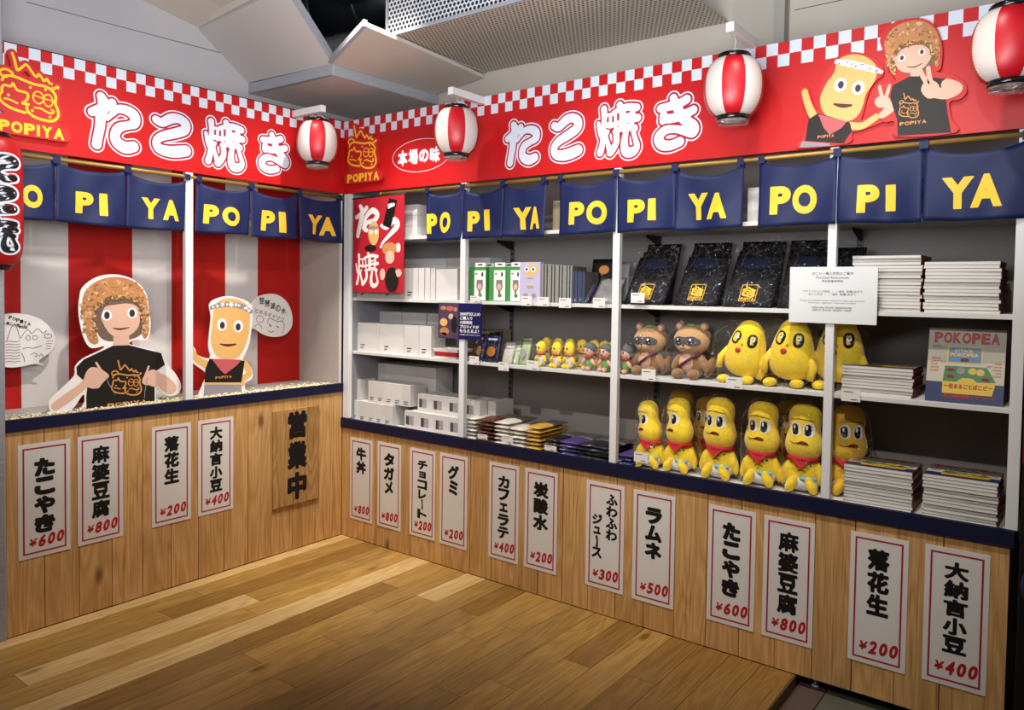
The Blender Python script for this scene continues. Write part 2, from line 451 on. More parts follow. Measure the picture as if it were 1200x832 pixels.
m_signwood = wood('sign_timber', 'b98f58', '9a7040', '6e4b26', 2, .6, .02, knots=False, fig=1.4)

# ------------------------------------------------------------------ floor
fl = MB().box(-.6, -4.2, -.12, 4.6, .6, -.055).build('floor', M('subfloor', '2a2420', .9))
setp(fl, kind='structure')
PW = 0.131; rnd = random.Random(3)
known = {5: [(-2.9, 'L')], 8: []}
oak_light = wood('floor_oak_pale', 'ceb07a', 'b99862', '9c7a48', 1, .38, .08)
oak_dark = wood('floor_oak_dark', '967038', '84602c', '5f431c', 1, .38, .1)
m_seam = M('plank_seam', '3b2614', .8)
# joints read along some rows: column -> list of joint positions (y), rest random
cols = {}
for c in range(0, 21):
    x0 = -.045 + PW * c + (0.047 if c == 0 else 0)
    x1 = -.045 + PW * (c + 1)
    y = 0.0; first = True
    ln = rnd.uniform(.35, 1.3)
    while y > -4.0:
        if c == 5: ln = 4.0
        y1 = max(y - ln, -4.0)
        mm = m_floorw
        if c == 5: mm = oak_light
        elif c == 0: mm = oak_light
        elif c == 8 and first: mm = oak_light; y1 = -.38
        elif rnd.random() < .12: mm = oak_light if rnd.random() < .5 else oak_dark
        elif c > 13 and rnd.random() < .45: mm = oak_dark
        g = .0009
        b = MB().box(x0 + g, y1 + g, -.016, x1 - g, y - g, 0.0)
        cx, cy = (x0 + x1) / 2, (y + y1) / 2
        for v in b.bm.verts: v.co.x -= cx; v.co.y -= cy
        b.build('plank', mm, fl, loc=(cx, cy, 0))
        y = y1; first = False; ln = rnd.choice([.55, .9, 1.2, 1.5]) * rnd.uniform(.85, 1.15)
sub = MB().box(-.05, -4.0, -.055, -.045 + PW * 21, .0, -.017).build('underlay', m_seam, fl)
MB().box(-.045 + PW * 21, -4.0, -.055, -.045 + PW * 21 + .006, .0, -.001).build('edge_strip', M('edge_strip_wood', '5a4020', .5), fl)
m_tile = M('slate_tile', '5b5a4c', .6, .22, 9, bump=.5, bscale=12, vary=.12); m_tile2 = M('brown_tile', '5c4b44', .55, .2, 6, bump=.3, bscale=20)
x = -.045 + PW * 21 + .006
for i, w in enumerate((.105, .42, .42, .42, .42)):
    for j in range(5):
        y1 = .5 - j * .9 - (.25 if i % 2 else 0)
        MB().box(x + .002, y1 - .896, -.055, x + w - .002, y1, -.045).build('tile', m_tile2 if i == 0 else m_tile, fl)
    x += w

# ------------------------------------------------------------------ walls
wl = setp(MB().box(-.62, -4.2, -.1, -.42, .66, 3.45).build('wall_left', m_wallgrey), kind='structure')
# seam of the plasterboard high on the left wall
p = [onL(30, 2, -.418), onL(290, 70, -.418)]
MB().tube([(-.419, p[0][0], p[0][1]), (-.419, p[1][0], p[1][1])], .002, 4).build('seam', M('seam_grey', '77757a', .9), wl)
wb = setp(MB().box(-.42, .47, -.1, 4.6, .66, 3.45).build('wall_back', m_wallbeige), kind='structure')
xa = onR(913, 20, .42)[0]; xb = onR(921, 20, .42)[0]; xr = onR(931, 30, .47)[0]
MB().box(onR(858, 60, .45)[0], .45, 2.4, xb, .47, 3.45).build('plaster_panel', M('plaster_pale', 'b9b4a8', .8, .05, 3, bump=.5, bscale=18), wb)
MB().box(xb - .045, .40, 2.4, xb, .45, 3.45).build('corner_strip', M('plaster_strip', 'a5a39c', .8, .05, 6, bump=.4, bscale=30), wb)
MB().tube([(onR(931, 12, .468)[0], .468, onR(931, 12, .468)[1]), (4.3, .468, onR(931, 12, .468)[1] + .02)], .0016, 5).build('seam', M('seam_dark_grey', '5c5954', .9), wb)
wr = setp(MB().box(4.4, -4.2, -.1, 4.6, .6, 3.45).build('wall_right', m_wallgrey), kind='structure')
wf = setp(MB().box(-.6, -4.4, -.1, 4.6, -4.2, 3.45).build('wall_front', m_wallgrey), kind='structure')
ce = setp(MB().box(-.6, -4.4, 3.45, 4.6, .66, 3.6).build('ceiling', m_black), kind='structure')

# grey end wall left of the stall, with a pitted painted edge
pil = setp(MB().box(-.41, -2.3, -.02, .012, -1.802, 3.2).build('trim_1', M('grey_end_wall', '9a9ba1', .55, .05, 12, bump=.8, bscale=70)), kind='structure')
pil.modifiers.new('b', 'BEVEL').width = .006

# ---- angular ceiling boards hung in the corner
def plane_hit(px, py, A, B, C_):
    n = (B - A).cross(C_ - A); d = ray(px, py); t = n.dot(A - CAM_P) / n.dot(d); return CAM_P + d * t
ZS = hit(291, 110, 0, -.42).z
def zh(px, py, z): return hit(px, py, 2, z)
def slab(name, pts, th, mat, par, up=Vector((0, 0, 1))):
    b = MB(); bot = [Vector(p) for p in pts]; top = [p + up * th for p in bot]
    b.poly(bot); b.poly(list(reversed(top))); n = len(bot)
    for i in range(n): b.poly([bot[i], bot[(i + 1) % n], top[(i + 1) % n], top[i]])
    return b.build(name, mat, par, weld=.0001)
cb = thing('dropped_ceiling_board', 'flat grey ceiling board hung low in the corner above the round lantern', 'ceiling board')
a0 = hit(291, 110, 0, -.419); V0 = zh(389, 88, ZS); 
e1 = Vector((V0.x + .02, .468, ZS))
slab('board', [a0, V0, e1, Vector((-.419, .468, ZS))], .004, m_panelgrey, cb)
fh = hit(291, 98, 0, -.419).z - a0.z
b = MB(); up = Vector((0, 0, fh))
b.hexa([a0, V0, V0 + Vector((.004, .02, 0)), a0 + Vector((0, .02, 0)), a0 + up, V0 + up, V0 + up + Vector((.004, .02, 0)), a0 + up + Vector((0, .02, 0))]).build('edge_trim', m_edge, cb)
b = MB(); w_ = Vector((-.02, 0, 0))
b.hexa([V0 + w_, V0, e1, e1 + w_, V0 + w_ + up, V0 + up, e1 + up, e1 + w_ + up]).build('edge_trim', m_edge, cb)
# sloping boards on the left
A = hit(291, 97, 0, -.419); Bq = hit(233, 35, 0, -.419); Vt = V0 + up
sl = thing('sloping_ceiling_board', 'pale grey sloping ceiling board rising left from the corner board', 'ceiling board')
D = plane_hit(333, -14, A, Bq, Vt); V2 = Vt + Vector((0, -.004, .0))
slab('board', [A, Vt, D, Bq], .03, m_panelgrey, sl)
b = MB(); ed = (D - Vt); nn = Vector((.02, .004, .0))
b.hexa([Vt, Vt + nn, D + nn, D, Vt + Vector((0, 0, .04)), Vt + nn + Vector((0, 0, .04)), D + nn + Vector((0, 0, .04)), D + Vector((0, 0, .04))]).build('edge_trim', m_edge, sl)
sl2 = thing('sloping_ceiling_board', 'warm beige sloping ceiling board at the top left edge of the photo', 'ceiling board')
E_ = hit(160, -3, 0, -.419); F_ = D + Vector((.0, -.02, .0)); G_ = hit(318, -40, 2, D.z + .10)
slab('board', [Bq + Vector((0, -.004, .012)), F_ + Vector((0, 0, .012)), G_, E_ + Vector((0, 0, .0))], .03, m_panelwarm, sl2)
# sloping board on the right of the corner
sr = thing('sloping_ceiling_board', 'beige sloping ceiling board between the corner and the perforated box', 'ceiling board')
q1 = hit(566, 91, 1, .44); q0 = plane_hit(430, 31, Vt, e1 + up, q1)
q2 = Vector((e1.x, .44, (e1 + up).z))
slab('board', [Vt + Vector((.002, 0, 0)), q0, q1, q2 + Vector((.002, 0, 0))], .02, m_panelwarm, sr)
b = MB(); n2 = Vector((-.005, -.02, .0))
b.hexa([Vt, q0, q0 + n2, Vt + n2, Vt + Vector((0, 0, .03)), q0 + Vector((0, 0, .03)), q0 + n2 + Vector((0, 0, .03)), Vt + n2 + Vector((0, 0, .03))]).build('edge_trim', m_edge, sr)

# ---- perforated metal box under the ceiling
def perf(name, base, hole, cell, axes, r=.36):
    m = bpy.data.materials.new(name); m.use_nodes = True; nt = m.node_tree; N = nt.nodes; Lk = nt.links; bs = N['Principled BSDF']
    bs.inputs['Roughness'].default_value = .45
    tc = N.new('ShaderNodeTexCoord'); sp = N.new('ShaderNodeSeparateXYZ'); Lk.new(tc.outputs['Object'], sp.inputs[0])
    def mt(op, a, b=None):
        n = N.new('ShaderNodeMath'); n.operation = op
        for i, v in enumerate((a, b)):
            if v is None: continue
            if isinstance(v, (int, float)): n.inputs[i].default_value = v
            else: Lk.new(v, n.inputs[i])
        return n.outputs[0]
    u = mt('DIVIDE', sp.outputs[axes[0]], cell); v = mt('DIVIDE', sp.outputs[axes[1]], cell * .866)
    row = mt('FLOOR', v); odd = mt('MULTIPLY', mt('MODULO', mt('ABSOLUTE', row), 2), .5)
    fu = mt('SUBTRACT', mt('FRACT', mt('ADD', u, odd)), .5); fv = mt('MULTIPLY', mt('SUBTRACT', mt('FRACT', v), .5), .866)
    d = mt('SQRT', mt('ADD', mt('MULTIPLY', fu, fu), mt('MULTIPLY', fv, fv)))
    k = mt('LESS_THAN', d, r)
    mx = N.new('ShaderNodeMix'); mx.data_type = 'RGBA'; Lk.new(k, mx.inputs[0]); mx.inputs[6].default_value = lin(base); mx.inputs[7].default_value = lin(hole)
    Lk.new(mx.outputs[2], bs.inputs['Base Color']); return m
pb = thing('perforated_box', 'white perforated metal ceiling box with rows of small round holes', 'vent')
ZB = hit(566, 84, 1, .44).z; n0 = zh(456, 43, ZB)
X1 = zh(838, 15, ZB).x
b = MB().box(n0.x + .012, n0.y + .004, ZB, X1, .46, ZB + .004); b.build('perforated_base', perf('perforated_beige', 'c6beac', '4e4a44', .023, (0, 1), .30), pb)
MB().box(n0.x, n0.y - .004, ZB, X1, n0.y, ZB + .60).build('perforated_side', perf('perforated_white', 'd5d9de', '161a24', .025, (0, 2), .35), pb)
MB().box(n0.x - .004, n0.y, ZB, n0.x, .46, ZB + .6).build('perforated_side', perf('perforated_white2', 'cfd3d8', '161a24', .025, (1, 2), .35), pb)
b = MB(); b.box(n0.x - .012, n0.y - .012, ZB - .004, X1, n0.y - .004, ZB + .014); b.box(n0.x - .014, n0.y - .012, ZB - .004, n0.x - .004, n0.y + .0, ZB + .6); b.box(n0.x - .014, n0.y - .012, ZB - .006, n0.x + .012, .46, ZB - .0005)
b.build('frame', m_edge, pb)
# black ducts in the opening
d1 = thing('black_duct', 'wide black air duct crossing the dark ceiling opening', 'duct')
MB().tube([(n0.x - .08, .18, 3.2), (-.38, -.05, 3.2)], .16, 24).build('pipe', m_duct, d1)
for tt_ in (.2, .5, .8): MB().tube([(n0.x - .08 - (n0.x + .30) * tt_, .18 - .23 * tt_, 3.2), (n0.x - .11 - (n0.x + .30) * tt_, .173 - .23 * tt_, 3.2)], .166, 24).build('band', m_dark, d1)
d2 = thing('black_duct', 'black duct end hanging down beside the perforated box', 'duct')
MB().tube([(.30, -.28, 3.44), (.30, -.28, 3.10)], .13, 20).build('pipe', m_black, d2)
MB().tube([(.30, -.28, 3.12), (.30, -.28, 3.09)], .14, 20).build('collar', m_duct, d2)

# ------------------------------------------------------------------ counters
def counter(label, left):
    c = thing('counter', label, 'counter')
    edges = [-1.80] + [-1.653 + .1438 * i for i in range(11)] + [-.068, -.001] if left else [.001] + [.147 + .1456 * i for i in range(23)]
    H = .875 if left else .660
    if not left: edges[-1] = 3.402
    for i, (e0, e1_) in enumerate(zip(edges, edges[1:])):
        g = .0012 + .0009 * (i % 3 == 1); b = MB(); w = (e1_ - e0) / 2 - g; mid = (e0 + e1_) / 2; dp = .0006 * (i % 3)
        if left: b.box(-.012, -w, -H / 2 + .003, -dp, w, H / 2)
        else: b.box(-w, dp, -H / 2 + .003, w, .012, H / 2)
        b.build('plank', m_wood, c, loc=(0, mid, H / 2) if left else (mid, 0, H / 2))
    bk = MB()
    if left: bk.box(-.022, -1.80, .006, -.0125, -.001, H).build('backing', m_seam, c)
    else: bk.box(.008, .0125, .006, 3.402, .022, H).build('backing', m_seam, c)
    t = MB()
    if left:
        t.box(-.014, -1.802, H, .010, .0, .925).build('edge_band', m_navy, c)
        MB().box(-.40, -1.80, .885, -.015, -.002, .912).build('worktop', M('worktop_grey', 'a9a6a2', .5), c)
        MB().box(-.40, -1.80, .0, -.39, -.002, .884).build('rear_panel', m_side, c)
    else:
        t.box(.0, -.012, H, 3.412, .012, .716).build('edge_band', m_navy, c)
        MB().box(.008, .0225, .675, 3.392, .437, .700).build('worktop', m_shelfw, c)
    if not left:
        for fx in (.3, 1.1, 1.9, 2.772, 3.3):
            z0 = -.0 if fx < 2.7 else -.045
            f = MB(); f.tube([(fx, .05, z0), (fx, .05, .02)], .006, 8); f.tube([(fx, .05, z0), (fx, .05, z0 + .006)], .014, 12); f.build('levelling_foot', m_white, c)
    return c
counter('long pale timber plank counter under the white shelves on the right', False)
counter('timber plank counter with navy edge in front of the red striped backdrop', True)

# ------------------------------------------------------------------ shelf unit
ZA, ZBs, ZC, ZT = 1.442, 1.122, .7005, 1.765
XP = [.0, .948, 1.866, 2.800, 3.402]
m_upr = M('upright_grey', '5c5b60', .5)
PL = ['white shelf post at the corner beside the red poster', 'white shelf post behind the navy offer board', 'white shelf post between the small dolls and the raccoon dolls', 'white shelf post behind the purchase notice', 'white shelf post at the right end beside the standing magazine']
for x, w, lb in zip(XP, (.05, .036, .035, .032, .036), PL):
    x0 = x - (w / 2 if x > .01 else -.004)
    p_ = MB().box(x0, -.0, .7165, x0 + w, .028, 2.060).build('shelf_post', m_white, None, bevel=.002)
    setp(p_, lb, 'post', 'white posts of the shelving')
BN = ['bay beside the corner', 'second bay from the corner', 'bay above the scarf dolls', 'rightmost bay']
for z, zn in ((ZBs, 'middle'), (ZA, 'upper'), (ZT + .030, 'top')):
    for q, (x0, x1) in enumerate(zip(XP, XP[1:])):
        a_ = (x0 + .056) if x0 == 0 else x0 + .002
        t = thing('shelf_board', '%s white shelf board in the %s' % (zn, ('bay beside the corner', 'second bay from the corner', 'bay with the large dolls', 'rightmost bay with magazines')[q]), 'shelf', (0, 0, 0), 0, 'white shelf boards')
        MB().box(a_, .03, z - .0175, x1 - .002, .426, z).build('board', m_shelfw, t, bevel=.001)
        if q == 0: continue
        b = MB(); z1 = z - .018; x = x0 + .008
        L_, R_ = x - .003, x + .003
        for u_ in (L_, R_): b.poly([(u_, .425, z1), (u_, .425, z1 - .05), (u_, .40, z1 - .047), (u_, .28, z1 - .012), (u_, .28, z1)])
        b.poly([(L_, .425, z1 - .05), (R_, .425, z1 - .05), (R_, .40, z1 - .047), (L_, .40, z1 - .047)])
        b.poly([(L_, .40, z1 - .047), (R_, .40, z1 - .047), (R_, .28, z1 - .012), (L_, .28, z1 - .012)])
        b.build('bracket', m_dark, t)
for x0, x1 in zip(XP, XP[1:]):
    MB().box(x0 + (.05 if x0 == 0 else .0), .438, .70, x1, .448, 2.2).build('back_panel', m_back, wb)
MB().box(.047, .03, .701, .053, .437, 2.06).build('side_panel', m_side, wb)
MB().box(3.394, .03, .701, 3.400, .437, 2.06).build('side_panel', m_side, wb)
for x in XP[1:4]:
    MB().box(x - .012, .428, .701, x + .012, .4375, 2.06).build('upright', m_upr, wb)
    sl_ = MB().use(m_dark)
    for k in range(34): sl_.box(x - .008, .4265, .72 + k * .035, x - .001, .428, .735 + k * .035); sl_.box(x + .002, .4265, .72 + k * .035, x + .008, .428, .735 + k * .035)
    setp(sl_.build('slot_rows', None, wb), kind='stuff')

# ------------------------------------------------------------------ left booth: striped backdrop, side panel, posts
XS = -.40
sb = thing('striped_backdrop', 'tall red and white striped festival backdrop behind the cutout figures', 'backdrop')
ed = [onL(px, 300, XS)[0] for px in (24, 80, 155, 201, 264, 302)]
ys = [-2.0] + ed + [-.012]
# the stripes stand as separate glossy strips, each a strip of its own
k_red = [True, False, True, False, True, False, True]
for y0, y1, r in zip(ys, ys[1:], k_red):
    MB().box(XS - .004, y0, .90, XS, y1, 2.5).build('stripe', m_sred if r else m_swhite, sb)
sp = MB().box(-.40, -.011, .913, -.022, -.003, 2.06).build('partition_panel', M('partition_beige', 'b6aca4', .6, .03, 5))
setp(sp, 'plain beige side panel closing the booth beside the corner post', 'panel')
pc = thing('corner_post', 'white grooved post standing at the corner between the two stalls', 'post')
b = MB(); b.box(-.022, -.012, .9255, -.012, .0, 2.062); b.box(-.010, -.016, .9255, .002, -.0125, 2.062); b.build('profile', m_white, pc)
mp_ = setp(MB().box(-.030, -1.003, .9255, .0, -.963, 2.062).build('post', m_white, bevel=.003), 'white booth post standing on the left counter between the cutouts', 'post')

# ------------------------------------------------------------------ banners
def banner(label, left):
    bn = thing('banner_board', label, 'banner')
    u0, u1 = (-2.05, .0) if left else (.0, 4.3)
    z0, z1 = 2.062, 2.490
    if left: MB().box(-.018, u0, z0, .0, u1, z1).build('board', m_red, bn)
    else: MB().box(u0, .0, z0, u1, .018, z1).build('board', m_red, bn)
    F_ = (FL(.0) if left else FR(.0)).lay(.0006).use(m_bwhite)
    s = .0453; h = .0475
    # phase read off the photograph
    ph = -.797 if left else 1.308
    k0 = int((u0 - ph) / s) - 1; k1 = int((u1 - ph) / s) + 1
    off = 1 if left else 0
    D_ = (FL(.0) if left else FR(.0)).lay(.0005).use(m_redd)
    for k in range(k0, k1):
        a_, b_ = ph + k * s, ph + (k + 1) * s
        a_, b_ = max(a_, u0), min(b_, u1)
        if b_ - a_ < .002: continue
        if (k + off) % 2: F_.rect(a_, z1 - h, b_, z1)
        else: F_.rect(a_, z1 - 2 * h, b_, z1 - h)
    F_.build('checker_squares', bn)
    if left: MB().box(-.020, u0, z1, .002, u1, z1 + .004).build('top_shadow_strip', m_dark, bn)  # dark strip stands in for the thin shadow along the banner top
    return bn
bR = banner('long red banner with white checks and lettering above the right shelves', False)
bL = banner('red banner with white checks and lettering above the striped booth', True)

# brush strokes of the big lettering, read off the photograph (crop units)
TA = [[(218, 262, 38), (238, 330, 55), (215, 430, 48), (205, 540, 43), (187, 640, 42), (178, 705, 42)],
      [(150, 425, 38), (220, 375, 48), (270, 330, 40), (302, 288, 38)],
      [(262, 450, 16), (300, 390, 25), (345, 330, 36), (415, 315, 45), (475, 345, 52), (478, 415, 46), (420, 455, 38), (350, 500, 44), (318, 575, 44), (335, 640, 52), (400, 668, 56), (465, 640, 50)]]
KO = [[(690, 272, 42), (745, 285, 48), (830, 205, 55), (910, 180, 50), (965, 220, 55), (955, 300, 55), (860, 375, 55), (740, 455, 48), (690, 530, 44), (710, 605, 52), (800, 615, 62), (890, 588, 66), (965, 555, 62)]]
YA = [[(160, 370, 17), (170, 430, 20), (185, 480, 22)], [(208, 245, 30), (212, 320, 26), (205, 400, 25), (200, 500, 26), (190, 570, 28), (175, 625, 32)],
      [(240, 440, 18), (215, 490, 20)], [(345, 210, 30), (372, 280, 30), (372, 360, 26), (365, 420, 24)], [(290, 275, 18), (380, 235, 30), (440, 225, 32), (495, 230, 32)],
      [(455, 250, 22), (455, 330, 24), (440, 400, 24)], [(220, 385, 24), (300, 380, 22), (390, 345, 24), (500, 320, 34)], [(300, 440, 20), (400, 400, 26), (475, 412, 32)],
      [(265, 300, 15), (262, 400, 15)], [(308, 290, 14), (308, 420, 14)], [(352, 290, 12), (352, 400, 14)], [(230, 300, 14), (300, 285, 14)], [(400, 300, 16), (470, 280, 14)],
      [(315, 450, 28), (318, 520, 28), (295, 580, 30), (262, 622, 34)], [(225, 475, 16), (240, 540, 20), (258, 600, 28)],
      [(400, 440, 26), (385, 540, 34), (400, 615, 42), (455, 615, 42), (495, 570, 28), (480, 500, 22), (462, 440, 20)]]
KI = [[(700, 240, 34), (800, 215, 38), (865, 195, 38), (928, 160, 38)], [(728, 330, 38), (800, 325, 40), (890, 300, 40), (985, 252, 38)],
      [(812, 148, 34), (850, 240, 42), (905, 330, 46), (985, 395, 48), (975, 448, 44), (900, 430, 38), (820, 418, 32), (740, 430, 38), (685, 490, 42), (705, 550, 45), (780, 562, 42), (868, 528, 40)], [(728, 300, 36), (722, 345, 34)]]
KYA = None
def conv(S, ox, oy, sc):   # crop units -> metres on the right stall front
    out = []
    for st in S:
        r_ = []
        for x, y, rd in st:
            px, py = ox + x / sc, oy + y / sc
            a = onR(px, py); c_ = onR(px, py - rd / sc); r_.append((a[0], a[1], abs(c_[1] - a[1])))
        out.append(r_)
    return out
G_TA, G_KO, G_YA, G_KI = conv(TA, 580, 120, 9.908), conv(KO, 580, 120, 9.908), conv(YA, 680, 95, 7.431), conv(KI, 680, 95, 7.431)
def bb(S):
    return (min(p[0] - p[2] for s in S for p in s), max(p[0] + p[2] for s in S for p in s), min(p[1] - p[2] for s in S for p in s), max(p[1] + p[2] for s in S for p in s))
def fitg(S, u0, u1, v0, v1):
    a, b, c, d = bb(S); sx, sy = (u1 - u0) / (b - a), (v1 - v0) / (d - c)
    return [[(u0 + (p[0] - a) * sx, v0 + (p[1] - c) * sy, p[2] * (sx + sy) / 2) for p in s] for s in S]
def big(bn, mk, G, name='lettering'):
    for d, mat, g in ((.0010, m_bwhite, .0150), (.0014, m_redd, .0088), (.0018, m_bwhite, .0005)):
        for S in G:
            mk().lay(d).use(mat).strokes(S, grow=g).build('letter' if d > .0017 else 'letter_outline', bn)
big(bR, FR, [G_TA, G_KO, G_YA, G_KI])
def lbox(x0, x1, ya, yb):   # left banner: picture columns and rows -> fit box
    return onL(x0, (ya + yb) / 2)[0], onL(x1, (ya + yb) / 2)[0]
Lg = []
for S, (x0, yt0, x1, yb1) in ((G_TA, (103, 111, 163, 178)), (G_KO, (178, 133, 224, 184)), (G_YA, (239, 140, 287, 199)), (G_KI, (303, 155, 338, 204))):
    u0 = onL(x0, yb1)[0]; u1 = onL(x1, yb1)[0]; um = (x0 + x1) / 2
    v1 = onL(um, yt0)[1]; v0 = onL(um, yb1)[1]
    Lg.append(fitg(S, u0, u1, v0, v1))
big(bL, FL, Lg)
# oval seal with its four signs
F_ = FR().lay(.001).use(m_bwhite)
cu, cv = onR(493, 182); ru = (onR(525, 182)[0] - onR(458, 186)[0]) / 2; rv = .089
ring = [(cu + ru * math.cos(t), cv + rv * math.sin(t), .0016) for t in [2 * PI * k / 30 for k in range(30)]]
F_.stroke(ring, closed=True, cell=.0012)
F_.build('oval_ring', bR)
for ch, (xa_, xb_, ya_, yb_) in zip('本場の味', ((466.5, 477.5, 177, 194), (479, 490, 175.5, 192), (491, 502.5, 175.5, 189.5), (504, 515.5, 172.5, 189.5))):
    u0, v1 = onR(xa_, ya_); u1, v0 = onR(xb_, yb_); FR().lay(.001).use(m_bwhite).text(ch, u0, v0, u1, v1, .055).build('letter', bR)

# ---- line drawn emblem boards
EM = {'open': [[(92, 50, 10), (110, 120, 10), (125, 190, 11), (155, 165, 10), (190, 125, 10), (225, 175, 10), (260, 218, 10), (280, 190, 10), (300, 215, 10), (318, 242, 10), (340, 218, 10), (355, 248, 10), (375, 255, 9)],
               [(20, 310, 10), (40, 268, 10), (100, 255, 11), (170, 272, 11), (250, 290, 11), (330, 290, 11), (380, 320, 11), (405, 370, 11), (400, 430, 11), (420, 490, 11), (420, 550, 11), (385, 595, 11), (330, 605, 11), (250, 590, 11), (200, 550, 11), (192, 500, 10), (205, 482, 9), (160, 485, 9), (195, 440, 10), (195, 385, 10), (130, 375, 10), (110, 350, 10), (95, 318, 9), (80, 350, 10), (35, 350, 10), (18, 380, 10), (20, 410, 10), (5, 440, 10), (8, 490, 10), (60, 535, 11), (120, 555, 11), (180, 565, 11)],
               [(245, 505, 7), (290, 500, 8), (330, 520, 8), (370, 530, 8), (390, 508, 8), (370, 495, 7)], [(35, 470, 8), (70, 470, 8), (125, 492, 8)], [(245, 390, 5), (310, 405, 5), (380, 410, 5)],
               [(362, 300, 5), (385, 285, 5)], [(375, 312, 5), (400, 295, 5)], [(395, 285, 6), (418, 275, 15)], [(50, 275, 9), (12, 262, 9), (10, 225, 9), (48, 205, 10), (88, 225, 10), (92, 250, 9)]],
      'dots': [(62, 432), (218, 325), (328, 318), (230, 535), (360, 565)], 'eyes': [(275, 405, 38, 55), (348, 415, 34, 55)]}
def emblem(F_, u0, v0, w, h, mat, k=1.0):
    """line drawing of two joined heads under a crown of zigzag hair, fitted to a box"""
    fx = lambda x: u0 + (x + 5) / 440 * w; fy = lambda y: v0 + (615 - y) / 575 * h; fr = lambda r: r / 500 * (w + h) / 2 * k
    F_.use(mat)
    SS = [[(fx(x), fy(y), fr(r)) for x, y, r in st] for st in EM['open']]
    SS += [[(fx(x), fy(y), fr(11)), (fx(x) + fr(1), fy(y), fr(11))] for x, y in EM['dots']]
    for x, y, a, b_ in EM['eyes']:
        SS.append([(fx(x) + a / 440 * w * math.cos(t), fy(y) + b_ / 575 * h * math.sin(t), fr(6)) for t in [2 * PI * q / 12 for q in range(13)]])
    F_.strokes(SS, cell=max(w, h) / 170)
def popiya(F_, u0, v0, u1, v1, mat, bold=.05, txt='POPIYA', gap=.0):
    F_.use(mat); n = len(txt); wd_ = [.42 if c == 'I' else 1.0 for c in txt]; tot = sum(wd_); u = u0
    for c, w in zip(txt, wd_):
        du = (u1 - u0) * w / tot; e_ = .18 if c == 'I' else .05; F_.text(c, u + du * e_, v0, u + du * (1 - e_), v1, bold); u += du
m_board = M('emblem_board_red', 'c42a2a', .45, .02, 4)
def emblem_board(label, org, R, w, h):
    """free-shaped board standing proud of the banner"""
    R = Vector(R); N_ = R.cross(Vector((0, 0, 1)))
    t = thing('emblem_board', label, 'sign', tuple(Vector(org)))
    P0 = Vector((0, 0, 0)); th = N_ * .022
    fx = lambda x: (x + 5) / 440 * w * .94; fy = lambda y: h * .235 + (615 - y) / 575 * h * .745; k = (w + h) / 1000
    SS = [[(fx(x), fy(y), r * k) for x, y, r in st] for st in EM['open'][:2] + EM['open'][5:]]
    SS += [[(fx(x0), fy(y0), 60 * k), (fx(x1), fy(y1), 60 * k)] for x0, y0, x1, y1 in ((70, 320, 350, 350), (60, 420, 350, 430), (70, 500, 340, 540), (120, 470, 300, 480))]
    SS += [[(w * x0, h * .11, h * .055), (w * x1, h * .11, h * .055)] for x0, x1 in ((.0, 1.0), (.2, .8))]
    SS += [[(w * .1, h * .18, h * .05), (w * .85, h * .18, h * .05)]]
    F0 = Flat(P0 + N_ * .001, R, (0, 0, 1)).use(m_board).strokes(SS, grow=.011, cell=max(w, h) / 70)
    o_ = F0.build('board', t)
    bmx = bmesh.new(); bmx.from_mesh(o_.data); bmesh.ops.remove_doubles(bmx, verts=bmx.verts, dist=2e-5); bmesh.ops.dissolve_limit(bmx, angle_limit=.01, verts=bmx.verts, edges=bmx.edges)
    g_ = bmesh.ops.extrude_face_region(bmx, geom=bmx.faces[:]); bmesh.ops.translate(bmx, vec=N_ * .021, verts=[v for v in g_['geom'] if isinstance(v, bmesh.types.BMVert)])
    bmesh.ops.recalc_face_normals(bmx, faces=bmx.faces); bmx.to_mesh(o_.data); bmx.free()
    F_ = Flat(P0 + th, R, (0, 0, 1)).lay(.0006)
    emblem(F_, .0, h * .235, w * .94, h * .745, m_yel)
    F_.build('line_emblem', t)
    F_ = Flat(P0 + th, R, (0, 0, 1)).lay(.0006)
    popiya(F_, w * -.02, h * .045, w * 1.02, h * .18, m_yel, .075)
    F_.build('lettering', t)
    return t
u0, zz0 = onR(410.5, 218); u1 = onR(447, 218)[0]; z1_ = onR(420, 146)[1]
emblem_board('small red board with yellow line emblem hung on the banner at the corner', (u0, 0, zz0), (1, 0, 0), u1 - u0, z1_ - zz0)
u0 = onL(-4, 158, 0)[0]; u1 = onL(72, 163)[0]; zz0 = onL(72, 166)[1]; z1_ = onL(12, 60)[1]
emblem_board('large red board with yellow line emblem at the left end of the banner', (0, u0, zz0 - .012), (0, 1, 0), u1 - u0, z1_ - zz0 + .012)

# ------------------------------------------------------------------ curtain rods and noren curtains
def rod(label, pts):
    t = thing('curtain_rod', label, 'rod')
    MB().tube(pts, .0095, 12).build('pole', m_gold, t)
    for p in (pts[0], pts[-1]): MB().ell(p, (.012, .012, .012), 10).build('end_cap', m_gold, t)
ZR = 2.040
rod('gold curtain rod over the striped booth holding the navy curtains', [(-.004, -1.93, ZR), (-.004, -.012, ZR)])
rod('gold curtain rod under the banner of the shelves holding three navy curtains', [(.33, -.004, ZR), (3.9, -.004, ZR)])

